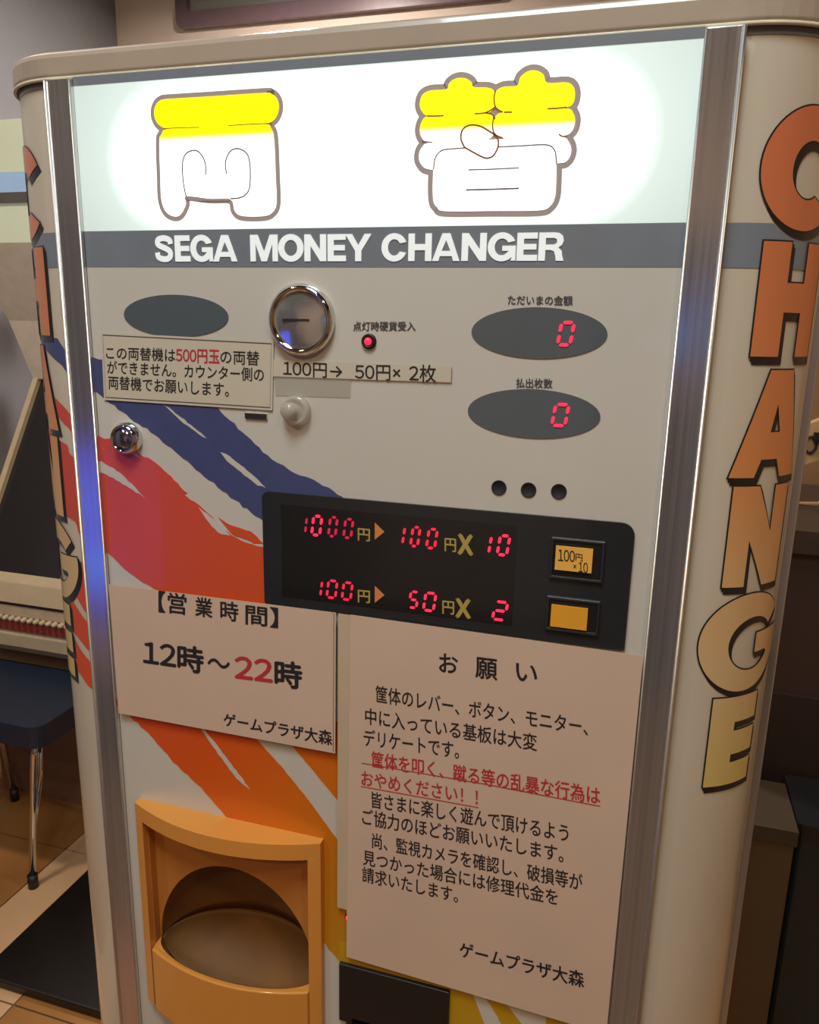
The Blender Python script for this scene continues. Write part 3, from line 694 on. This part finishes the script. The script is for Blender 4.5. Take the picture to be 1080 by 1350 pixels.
def key(o_, i_, m, txt):
    (a, b_), (c, d) = P(*o_[0]), P(*o_[1]); fr = MB(); (e, f), (g, h) = P(*i_[0]), P(*i_[1])
    fr.prism([[(a, d), (c, d), (c, b_), (a, b_)], [(a + .002, d + .002), (c - .002, d + .002), (c - .002, b_ - .002), (a + .002, b_ - .002)]], -0.0045, -0.002)
    k = obj('push_button', fr, 'black_plate', disp); bevel(k, 0.0006, 2)
    fr = MB(); fr.prism([[(a + .0022, d + .0022), (c - .0022, d + .0022), (c - .0022, b_ - .0022), (a + .0022, b_ - .0022)]], -0.0036, -0.002)
    fr.cur = 1; fr.prism([[(e, h), (g, h), (g, f), (e, f)]], -0.0052, -0.0036)
    if txt:
        fr.cur = 2; put_text(fr, '100', (737.5, 721, 736.5), (759, 723.5, 738), -0.0054, 0.0); put_text(fr, '円', (760, 727, 736), (769, 728, 737.5), -0.0054)
        put_text(fr, '×', (757, 741, 746), (761, 741.5, 746.5), -0.0054); put_text(fr, '10', (764, 738, 751), (776, 739, 752.5), -0.0054)
    o = obj('button_cap', fr, ['black_plastic', m, 'ink'], k, 'amber button cap' if not txt else 'amber button cap printed 100 yen times 10')
    return k
key(((728, 706), (795, 767)), ((734.5, 717), (780.5, 753)), 'amber_key', True)
key(((722, 783), (789, 836)), ((728.5, 794), (774, 828)), 'amber_dark', False)

# payout tray
tc_x = (tx0 + tx1) / 2; hw = (tx1 - tx0) / 2; BUL = 0.020
def yf(x): return -0.007 - BUL * (1 - ((x - tc_x) / hw) ** 2)
def curved(mb, x0, x1, z0, z1, yb, n=14, zf0=None):
    vs = []; fs = []
    for i in range(n + 1):
        x = x0 + (x1 - x0) * i / n; y = yf(x); vs += [(x, y, z0), (x, y, z1), (x, yb, z1), (x, yb, z0)]
    for i in range(n):
        a = 4 * i; b_ = a + 4
        for k in range(4): l = (k + 1) % 4; fs.append((a + k, b_ + k, b_ + l, a + l)[::1])
    fs += [(0, 1, 2, 3), (4 * n + 3, 4 * n + 2, 4 * n + 1, 4 * n)]
    return mb.add(vs, fs)
def fixn(o):
    bm = bmesh.new(); bm.from_mesh(o.data); bmesh.ops.remove_doubles(bm, verts=bm.verts, dist=1e-6); bmesh.ops.recalc_face_normals(bm, faces=bm.faces); bm.to_mesh(o.data); bm.free(); return o
fwd = 0.0095; ztop = P(300, 1092 + 32)[1]
zo1 = tz1 - 0.0145                                # top of the opening
zlip = P(203, 1246, -0.007)[1]
tray = thing_ = None
mb = MB()
curved(mb, tx0, tx1, zo1, tz1, 0.012)              # top bar
curved(mb, tx0, tx0 + fwd, tz0, zo1, 0.012, 3); curved(mb, tx1 - fwd, tx1, tz0, zo1, 0.012, 3)
tray = fixn(obj('payout_tray', mb, 'tray', mc, 'orange moulded payout tray')); bevel(tray, 0.0012, 2, 50)
mb = MB(); vs = []; fs = []; n = 16; lx0, lx1 = tx0 + fwd + 0.0008, tx1 - fwd - 0.0008
for i in range(n + 1):
    x = lx0 + (lx1 - lx0) * i / n; y = yf(x); vs += [(x, y, tz0 - 0.004), (x, y, zlip), (x, y + 0.005, zlip), (x, y + 0.005, tz0 - 0.004)]
for i in range(n):
    a = 4 * i; b_ = a + 4
    for k in range(4): l = (k + 1) % 4; fs.append((a + k, b_ + k, b_ + l, a + l))
fs += [(0, 1, 2, 3), (4 * n + 3, 4 * n + 2, 4 * n + 1, 4 * n)]
mb.add(vs, fs); lip = fixn(obj('tray_lip', mb, 'tray', tray)); bevel(lip, 0.0015, 3, 50)
# inside: walls, back plate with an arched opening, floor with a notch, one rounded bowl behind and below
xi0, xi1 = tx0 + fwd + 0.0005, tx1 - fwd - 0.0005; ycen = 0.006
mb = MB(); mb.box(xi0 - 0.003, xi0, -0.004, ycen + 0.002, tz0, zo1 + 0.002); mb.box(xi1, xi1 + 0.003, -0.004, ycen + 0.002, tz0, zo1 + 0.002)
mb.box(xi0, xi1, -0.004, ycen, zo1 - 0.0005, zo1 + 0.003)
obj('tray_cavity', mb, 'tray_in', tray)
ba = (xi1 - xi0) / 2 - 0.0006; xm = (xi0 + xi1) / 2; bc = P(345, 1151, ycen)[1] - zlip; bb, bf, bd = 0.055, 0.028, 0.045
arch = [(xm + ba * math.cos(t), zlip + bc * math.sin(t)) for t in [PI * i / 36 for i in range(37)]]
mb = MB(); mb.prism([[(xi1, zlip), (xi1, zo1), (xi0, zo1), (xi0, zlip)] + arch[::-1]], ycen - 0.002, ycen)
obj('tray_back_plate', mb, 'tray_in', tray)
mb = MB()
def quad_shell(b_, c_, up):
    vs = []; fs = []; NU, NV = 28, 12
    for j in range(NV + 1):
        ph = PI / 2 * j / NV
        for i in range(NU + 1):
            t = PI * i / NU; vs.append((xm + ba * math.cos(t), ycen + b_ * math.sin(t) * math.sin(ph), zlip + (c_ if up else -c_) * math.sin(t) * math.cos(ph)))
    for j in range(NV):
        for i in range(NU): a = j * (NU + 1) + i; fs.append((a, a + 1, a + NU + 2, a + NU + 1))
    mb.add(vs, fs, True)
quad_shell(bb, bc, True); quad_shell(bb, bd, False); quad_shell(-bf, bd, False)
bw = obj('coin_bowl', mb, 'bowl', tray, 'worn rounded coin bowl, coloured darker for its shade')
bm = bmesh.new(); bm.from_mesh(bw.data); bmesh.ops.remove_doubles(bm, verts=bm.verts, dist=1e-5); bm.to_mesh(bw.data); bm.free()
mb = MB(); outer = [(xi0, ycen)]
for i in range(17): x = xi0 + (xi1 - xi0) * i / 16; outer.append((x, yf(x) + 0.004))
outer += [(xi1, ycen)] + [(xm + ba * math.cos(t), ycen - bf * math.sin(t)) for t in [PI * i / 32 for i in range(33)]]
mb.add([(a, b_, zlip - 0.0008) for a, b_ in outer], [tuple(t) for t in tessellate_polygon([[Vector((a, b_, 0)) for a, b_ in outer]])])
obj('tray_floor', mb, 'tray', tray)

# bill slot
mb = MB()
fr = [(bx0, bz0), (bx1, bz0), (bx1, bz1), (bx0, bz1)]; step = P(457, 1342)
fr = [(bx0 + 0.0065, bz0), (bx1, bz0), (bx1, bz1), (bx0, bz1), (bx0, step[1]), (bx0 + 0.0065, step[1])]
hl = [(bx0 + 0.012, bz1 - 0.06), (bx1 - 0.01, bz1 - 0.06), (bx1 - 0.01, bz1 - 0.052), (bx0 + 0.012, bz1 - 0.052)]
mb.prism([fr, hl], -0.004, 0.004); bl = obj('bill_acceptor', mb, 'black_plastic', mc); bevel(bl, 0.0008, 2)
obj('bill_recess', MB().box(bx0 + 0.008, bx1 - 0.006, 0.006, 0.03, bz0 + 0.012, bz1 - 0.006), 'hole', bl)
cx, cz = P(460, 1209); ll = obj('indicator_lamp', MB().lathe_y(cx, cz, [(0.0034, 0), (0.0033, -0.001), (0.0026, -0.0012), (0, -0.001)], 24), 'black_plastic', mc)
obj('lamp_lens', MB().lathe_y(cx, cz, [(0.0025, -0.001), (0.002, -0.0022), (0, -0.003)], 24), 'led', ll)

# ------------------------------------------------------------------ papers stuck on the machine
def sheet(name, label, quad, y, m, cat='notice', th=0.00025, curl=0.0, base=0.0):
    q_ = [Vector(P(*p)) for p in quad]      # TL TR BR BL
    mb = MB(); n = 12; vs = []
    for j in range(n + 1):
        for i in range(n + 1):
            a, b_ = i / n, j / n; p = (q_[0] * (1 - a) + q_[1] * a) * (1 - b_) + (q_[3] * (1 - a) + q_[2] * a) * b_
            vs.append((p.x, y, p.y))
    k = len(vs); vs += [(v[0], v[1] + th, v[2]) for v in vs]; fs = []
    for j in range(n):
        for i in range(n):
            a = j * (n + 1) + i; fs.append((a, a + n + 1, a + n + 2, a + 1)); fs.append((a + k, a + 1 + k, a + n + 2 + k, a + n + 1 + k))
    edge = [i for i in range(n)] + [j * (n + 1) + n for j in range(n)] + [n * (n + 1) + n - i for i in range(n)] + [(n - j) * (n + 1) for j in range(n)]
    for i in range(len(edge)): a, b_ = edge[i], edge[(i + 1) % len(edge)]; fs.append((a, b_, b_ + k, a + k))
    mb.add(vs, fs); o = mb.build(name, m)
    return tag(o, label, cat)
def letter(parent, lines, m, y, name='lettering'):
    for ln_ in lines:
        mb = MB(); put_text(mb, ln_[0], ln_[1], ln_[2], y, ln_[3] if len(ln_) > 3 else 0.0); obj(name, mb, m, parent)
# small sticker
s1 = sheet('paper_sticker', 'small cream sticker with boxed Japanese text, under the left oval window', [(134.5, 438), (362, 450), (360, 541), (138.5, 527)], -0.0012, 'paper_cream', 'sticker')
letter(s1, [('この両替機は', (141.5, 456.5, 473), (232.5, 459.5, 477)), ('の両替', (292, 461, 479), (343, 463, 482)),
            ('ができません。カウンター側の', (143, 475, 492.5), (349, 485, 503)), ('両替機でお願いします。', (144.5, 495, 512.5), (303, 504.5, 523))], 'ink', -0.0014)
letter(s1, [('500円玉', (233.5, 459.5, 477), (290.5, 461.5, 479.5), 0.01)], 'ink_red', -0.0014)
mb = MB(); stroke(mb, PP([(137, 441.5), (359, 453), (357, 537), (141, 523.5)]), 0.0006, -0.0014, True); obj('border_line', mb, 'ink_grey', s1)
s2 = sheet('paper_label', 'long narrow tan label reading 100 to 50 yen, below the coin entry', [(361, 474), (596, 483), (595.5, 504), (360, 496)], -0.0009, 'paper_cream', 'label')
letter(s2, [('100円→', (374.5, 476, 495), (452, 480, 499)), ('50円×2枚', (469, 479, 500), (575.5, 481, 504))], 'ink', -0.0011)
mb = MB(); stroke(mb, PP([(361, 496.5), (595, 504.5)]), 0.0003, -0.0011); stroke(mb, PP([(596, 484), (595.5, 504)]), 0.0003, -0.0011); obj('cut_edge', mb, mat('cut_edge_pink', (170, 120, 105), 0.6, noise=0), s2)
M['tape'] = mat('clear_tape', (205, 198, 182), 0.15, coat=0.4, alpha=0.4, noise=0)
sheet('clear_tape', 'strip of clear tape under the narrow rate label', [(362, 497), (463, 501), (462, 524), (364, 521)], -0.0006, 'tape', 'tape')
# opening hours
s3 = sheet('opening_hours_notice', 'white notice of opening hours 12 to 22, left of the larger notice', [(148, 768), (446, 805), (445, 989.5), (161, 937)], -0.0046, 'paper')
letter(s3, [('【営', (214, 776.5, 804), (250, 781, 808), 0.01), ('業', (262, 784, 809), (284, 787, 812), 0.01), ('時', (295, 789, 814), (318, 792, 817), 0.01), ('間】', (328, 794, 820), (370, 799, 825), 0.01),
            ('12', (194, 843, 870), (236, 848, 876), 0.022), ('時', (239, 847, 880), (272, 851, 885), 0.022), ('～', (278, 864, 875), (307, 868, 879), 0.03), ('時', (366.5, 867, 901), (401, 871, 905), 0.022),
            ('ゲームプラザ大森', (299, 936, 953), (441, 960, 979), 0.012)], 'ink', -0.0048)
letter(s3, [('22', (314, 862, 890), (362.5, 867.5, 896), 0.025)], 'ink_red', -0.0048, 'red_lettering')
mb = MB(); stroke(mb, PP([(441, 804.5), (443.5, 806), (442.5, 987)]), 0.0004, -0.0048); obj('sheet_fold', mb, 'ink_grey', s3)
# sheet behind, and the big request
s4 = sheet('paper_sheet', 'blank older sheet peeking out behind the left edge of the large notice', [(449, 806), (520, 816), (520, 1212), (447.5, 1191)], -0.0046, 'paper_back', 'paper')
s5 = sheet('request_notice', 'large white notice of many Japanese lines with two red underlined ones', [(465.5, 807), (848.5, 860.5), (800, 1356), (460, 1255)], -0.0055, 'paper')
letter(s5, [('お', (582, 857, 881), (606, 859.5, 884), 0.01), ('願', (629.5, 862, 889), (657.5, 865.5, 892.5), 0.01), ('い', (682.5, 870, 892), (709.5, 873, 896), 0.01),
    ('筐体のレバー、ボタン、モニター、', (498.5, 899, 921), (776, 942, 965)), ('中に入っている基板は大変', (485, 928, 950), (709.5, 963, 985)), ('デリケートです。', (483, 956, 978), (607.5, 973, 995)),
    ('皆さまに楽しく遊んで頂けるよう', (493, 1038, 1059), (750.5, 1081, 1104)), ('ご協力のほどお願いいたします。', (481, 1060, 1081), (744, 1109, 1131)),
    ('尚、監視カメラを確認し、破損等が', (494, 1092, 1112), (769, 1146, 1168)), ('見つかった場合には修理代金を', (482, 1114, 1134), (736.5, 1166, 1187)), ('請求いたします。', (481, 1136, 1156), (606, 1164, 1184)),
    ('ゲームプラザ大森', (608.5, 1234, 1254), (771, 1274, 1295), 0.008)], 'ink', -0.0057)
letter(s5, [('筐体を叩く、蹴る等の乱暴な行為は', (493, 985, 1006), (792, 1032, 1055), 0.004), ('おやめください！！', (480, 1011, 1030), (632, 1036, 1056), 0.004)], 'ink_red', -0.0057, 'red_lettering')
mb = MB(); stroke(mb, PP([(480, 1001), (640, 1028), (792, 1057)]), 0.0008, -0.0057); stroke(mb, PP([(479, 1031.5), (633, 1059)]), 0.0008, -0.0057); obj('red_underline', mb, 'ink_red', s5)

# ------------------------------------------------------------------ surroundings
# coiled cord behind the left edge of the machine
mb = MB(); pts = []; n = 420
for i in range(n + 1):
    f = i / n; z = 1.52 - 0.42 * f; a = 2 * PI * 17 * f
    pts.append((-0.3155 + 0.0095 * math.cos(a), 0.112 + 0.0095 * math.sin(a), z))
mb.tube(pts, 0.0013, 6)
tag(obj('coiled_cord', mb, 'black_plastic'), 'thin black coiled cord hanging down the left side of the machine', 'cord')
# rubber mat
mt = obj('rubber_mat', MB().box(-1.09, -0.32, 0.585, 1.10, 0.0, 0.022), mat('black_rubber', (24, 20, 18), 0.3, noise=0.1)); bevel(mt, 0.004, 2)
tag(mt, 'glossy black rubber mat on the floor at the lower left', 'mat')
# stool
stl = thing('stool', 'low stool with dark blue padded seat and chrome legs, lower left', 'stool', (-1.36, 1.0, 0))
s_ = obj('seat', MB().rbox(-1.58, -1.135, 0.865, 1.16, 0.395, 0.452, 0.035, 6), mat('navy_vinyl', (28, 40, 58), 0.45, noise=0.08), stl); bevel(s_, 0.018, 4)
for x, y, dx, dy in ((-1.165, 0.885, -0.030, -0.022), (-1.55, 0.885, 0.03, -0.02), (-1.165, 1.13, -0.03, 0.02), (-1.55, 1.13, 0.03, 0.02)):
    mb = MB(); mb.tube([(x - 0.03 * (1 if dx < 0 else -1), y, 0.398), (x, y, 0.39), (x + dx * .1, y + dy * .2, 0.37), (x + dx, y + dy, 0.03)], 0.0085, 12)
    mb.tube([(x - 0.012, y + 0.03, 0.395), (x - 0.006, y + 0.012, 0.30), (x + dx * 0.6, y + dy * 0.6, 0.16)], 0.006, 10)
    lg = obj('leg', mb, 'chrome', stl)
    obj('foot_cap', MB().tube([(x + dx, y + dy, 0.036), (x + dx, y + dy, 0.0)], 0.0125, 14), 'black_plastic', lg)

# arcade cabinet on the left, leaning screen
ac = thing('arcade_cabinet', 'cream arcade cabinet with a dark leaning screen, behind the machine on the left', 'arcade cabinet', (-1.28, 1.4, 0))
M['acream'] = mat('cream_cabinet_plastic', (196, 178, 148), 0.35, coat=0.3)
M['abrown'] = mat('brown_cabinet_body', (122, 94, 72), 0.55)
M['ascreen'] = mat('dark_screen_glass', (32, 28, 30), 0.08, coat=0.6, noise=0.05)
X0, X1 = -1.60, -0.96
def side_prof(mb, prof, x0, x1):
    n = len(prof); vs = [(x0, y, z) for y, z in prof] + [(x1, y, z) for y, z in prof]
    fs = [tuple(range(n)), tuple(range(2 * n - 1, n - 1, -1))] + [(i, n + i, n + (i + 1) % n, (i + 1) % n) for i in range(n)]
    return mb.add(vs, fs)
body = fixn(obj('cabinet_body', side_prof(MB(), [(1.19, 0.0), (1.19, 0.49), (1.62, 0.49), (1.62, 0.0)], X0, X1), 'abrown', ac))
pan = fixn(obj('control_panel', side_prof(MB(), [(1.15, 0.49), (1.13, 0.515), (1.13, 0.552), (1.137, 0.556), (1.137, 0.60), (1.13, 0.605), (1.13, 0.645), (1.145, 0.70), (1.18, 0.712), (1.6, 0.712), (1.6, 0.49)], X0, X1), 'acream', ac)); bevel(pan, 0.004, 2)
obj('dark_groove', MB().box(X0, X1, 1.128, 1.14, 0.638, 0.645), 'black_plastic', pan)
rs_ = obj('red_strip', MB().box(X0 + 0.01, X1 - 0.01, 1.130, 1.14, 0.563, 0.602), mat('red_cabinet_strip', (150, 62, 52), 0.4), ac)
for i in range(30):
    x = X0 + 0.02 + i * 0.0205
    obj('knob', MB().lathe_y(x, 0.600, [(0.0075, 1.131), (0.007, 1.121), (0.004, 1.116), (0, 1.115)], 10), 'acream', ac)
scr = fixn(obj('screen', side_prof(MB(), [(1.18, 0.712), (1.49, 1.226), (1.52, 1.21), (1.21, 0.70)], X0 + 0.012, X1 - 0.012), 'ascreen', ac))
for a, b_ in ((X0 - 0.006, X0 + 0.012), (X1 - 0.012, X1 + 0.006)): fixn(obj('screen_side', side_prof(MB(), [(1.165, 0.712), (1.475, 1.232), (1.62, 1.232), (1.62, 0.70)], a, b_), 'acream', ac))
fixn(obj('hood', side_prof(MB(), [(1.475, 1.228), (1.40, 1.40), (1.27, 1.60), (1.70, 1.60), (1.70, 1.228)], X0 - 0.006, X1 + 0.006), mat('pale_hood_plastic', (238, 228, 210), 0.5), ac))
mq = fixn(obj('marquee', MB().box(X0 - 0.05, X1, 1.27, 1.40, 1.602, 1.90), mat('lit_marquee', (182, 190, 165), 0.5, emit=0.28, noise=0.03, nscale=2), ac, 'pale lit marquee'))
obj('marquee_bar', MB().box(X0 - 0.05, X1, 1.262, 1.27, 1.700, 1.725), mat('marquee_bar_grey', (84, 82, 80), 0.5), mq)
obj('blue_strip', MB().box(X0 - 0.05, X1, 1.268, 1.271, 1.725, 1.775), mat('blue_marquee_strip', (140, 168, 200), 0.5, emit=0.3, noise=0.02), mq)
obj('canopy_rail', MB().box(-1.535, -1.49, 0.95, 1.75, 1.83, 1.885), mat('dark_canopy', (62, 58, 58), 0.5), ac)

# right side: low dark cabinets
M['dk'] = mat('dark_brown_laminate', (62, 48, 42), 0.5, noise=0.1, nscale=4)
kc = thing('dark_cabinet', 'dark brown cabinet standing behind the machine on the right', 'cabinet', (0.75, 1.3, 0))
obj('cabinet_body', MB().box(0.30, 1.45, 1.12, 1.6, 0.0, 1.0), 'dk', kc)
obj('cabinet_top', MB().box(0.28, 1.47, 1.10, 1.62, 1.0, 1.045), mat('grey_brown_top', (60, 48, 40), 0.5), kc)
obj('kick_panel', MB().box(0.30, 1.45, 1.11, 1.13, 0.0, 0.70), mat('black_brown_panel', (48, 36, 34), 0.5), kc)
sb = thing('side_box', 'low brown box on the floor to the right, beside the dark blue bin', 'box', (0.41, 0.95, 0))
b1 = obj('box_body', MB().box(0.30, 0.525, 0.90, 1.06, 0.0, 0.50), mat('brown_box', (84, 68, 50), 0.6, noise=0.1, nscale=5), sb); bevel(b1, 0.003, 2)
obj('box_lid', MB().box(0.298, 0.528, 0.896, 1.062, 0.50, 0.53), mat('brown_box_lid', (64, 53, 39), 0.6), sb)
pt = thing('partition', 'brown wooden partition standing behind the dark cabinet on the right', 'partition', (1.1, 1.72, 0))
obj('partition_panel', MB().box(0.32, 1.9, 1.70, 1.74, 0.06, 2.0), mat('brown_partition', (150, 116, 82), 0.6, noise=0.08, nscale=3), pt)
for x in (0.34, 1.84): obj('partition_post', MB().box(x, x + 0.04, 1.69, 1.75, 0.0, 2.02), 'dk', pt)
nb_ = thing('waste_bin', 'dark blue bin at the lower right edge', 'bin', (0.67, 1.0, 0))
b2 = obj('bin_body', MB().rbox(0.532, 0.705, 0.92, 1.09, 0.0, 0.52, 0.012), mat('navy_bin', (30, 44, 50), 0.4, noise=0.05), nb_)
obj('bin_rim', MB().rbox(0.530, 0.708, 0.917, 1.092, 0.50, 0.535, 0.012), mat('dark_bin_rim', (25, 29, 32), 0.4), nb_)
# sloping rail with a clip, and a leaning board on the cabinet
rl = thing('sloping_rail', 'beige sloping rail carrying a dark clip, at the right edge', 'rail', (0.56, 1.3, 1.045))
mb = MB(); mb.prism([PP([(1040, 570), (1095, 548), (1150, 526), (1150, 585), (1095, 601), (1040, 620)], 1.25)], 1.25, 1.28)
obj('rail_board', mb, mat('beige_board', (190, 155, 110), 0.5), rl)
obj('rail_post', MB().box(*sorted((P(1125, 560, 1.25)[0], P(1145, 560, 1.25)[0])), 1.26, 1.275, 1.045, P(1130, 560, 1.25)[1]), 'dk', rl)
cx, cz = P(1068, 586, 1.25); mb = MB(); mb.tube([(cx + 0.011 * math.cos(a), 1.244, cz + 0.016 * math.sin(a)) for a in [2 * PI * i / 20 for i in range(20)]], 0.003, 8, True)
mb.box(cx + 0.004, cx + 0.06, 1.238, 1.249, cz + 0.008, cz + 0.026); obj('clip', mb, 'black_plastic', rl)
lb = fixn(obj('leaning_board', MB().prism([[(a, max(b_, 1.046)) for a, b_ in PP([(1030, 700), (1080, 664), (1120, 640), (1120, 700)], 1.35)]], 1.35, 1.37), mat('tan_board', (150, 122, 92), 0.6)))
tag(lb, 'tan angled board standing on the dark cabinet', 'board')

# picture frame on the back wall
pf = thing('picture_frame', 'large dark mauve rounded picture frame high on the back wall', 'picture', (-0.9, WB, 2.5))
yw = WB - 0.03
px0, pz0 = P(232, 38, yw)
lpo = rrect(px0, pz0, px0 + 1.25, pz0 + 0.145, 0.03); lpi = rrect(px0 + 0.05, pz0 + 0.055, px0 + 1.2, pz0 + 0.12, 0.012)
bevel(obj('frame', MB().prism([lpo, lpi], yw, WB - 0.001), mat('mauve_frame', (112, 92, 98), 0.35), pf), 0.008, 3)
obj('picture', MB().prism([lpi], WB - 0.008, WB - 0.002), mat('pale_picture', (150, 150, 142), 0.4), pf)

# ceiling lamps (fixtures round the lights)
M['lampglow'] = mat('lamp_diffuser', (1.0, 0.85, 0.62), 0.5, emit=4.0, noise=0)
names = ['above and right of the viewer', 'above and left of the viewer', 'over the aisle behind the viewer', 'left of the machine', 'right of the machine', 'behind the machine, added to brighten the walls']
for (x, y, p, c, s), nm in zip(LAMPS, names):
    t = thing('ceiling_lamp', 'round warm ceiling lamp ' + nm, 'lamp', (x, y, CEIL))
    mb = MB(); vs = []; seg = 32; pr = [(s / 2 + 0.004, CEIL), (s / 2 + 0.02, CEIL), (s / 2 + 0.018, CEIL - 0.04), (s / 2 + 0.004, CEIL - 0.04)]
    for k in range(seg):
        a = 2 * PI * k / seg
        for r, z in pr: vs.append((x + r * math.cos(a), y + r * math.sin(a), z))
    mb.add(vs, [(k * 4 + i, ((k + 1) % seg) * 4 + i, ((k + 1) % seg) * 4 + (i + 1) % 4, k * 4 + (i + 1) % 4) for k in range(seg) for i in range(4)])
    fixn(obj('lamp_ring', mb, 'chrome', t))
t = thing('ceiling_lamp', 'added cool ceiling lamp, unseen, over the aisle in front of the machine', 'lamp', (0.0, -0.7, CEIL))
obj('lamp_plate', MB().box(-0.3, 0.3, -1.0, -0.4, CEIL - 0.06, CEIL - 0.001), 'acream', t)

# machines across the aisle, seen only as reflections in the chrome
def game(x0, x1, y, zc, h, col, label, e):
    g = thing('game_machine', label, 'arcade cabinet', ((x0 + x1) / 2, y - 0.3, 0))
    obj('cabinet_body', MB().box(x0, x1, y - 0.6, y, 0.0, 1.75), mat('game_body', (60, 52, 62), 0.4), g)
    qn = NT('game_screen_glow'); p = qn.n('ShaderNodeTexCoord'); v = qn.n('ShaderNodeTexVoronoi'); v.inputs['Scale'].default_value = 6; qn.l(p.outputs['Object'], v.inputs['Vector'])
    c = qn.ramp(v.outputs['Distance'], [(0.1, lin(col[0])), (0.35, lin(col[1])), (0.7, lin(col[2]))]); qn.l(c, qn.b.inputs['Emission Color']); qn.b.inputs['Emission Strength'].default_value = e
    qn.b.inputs['Base Color'].default_value = (0.02, 0.02, 0.03, 1)
    mb = MB(); mb.box(x0 + 0.08, x1 - 0.08, y, y + 0.02, zc - h / 2, zc + h / 2); obj('screen', mb, qn.m, g)
    obj('control_panel', MB().box(x0, x1, y, y + 0.2, zc - h / 2 - 0.14, zc - h / 2 - 0.06), 'abrown', g)
game(-1.72, -1.12, -1.5, 0.77, 0.50, ((60, 200, 255), (60, 110, 255), (70, 50, 200)), 'game machine with a bright blue screen across the aisle on the left', 1.5)
game(0.0, 0.6, -2.5, 1.43, 0.20, ((120, 190, 255), (60, 110, 200), (20, 30, 70)), 'game machine with a pale blue screen across the aisle', 1.6)
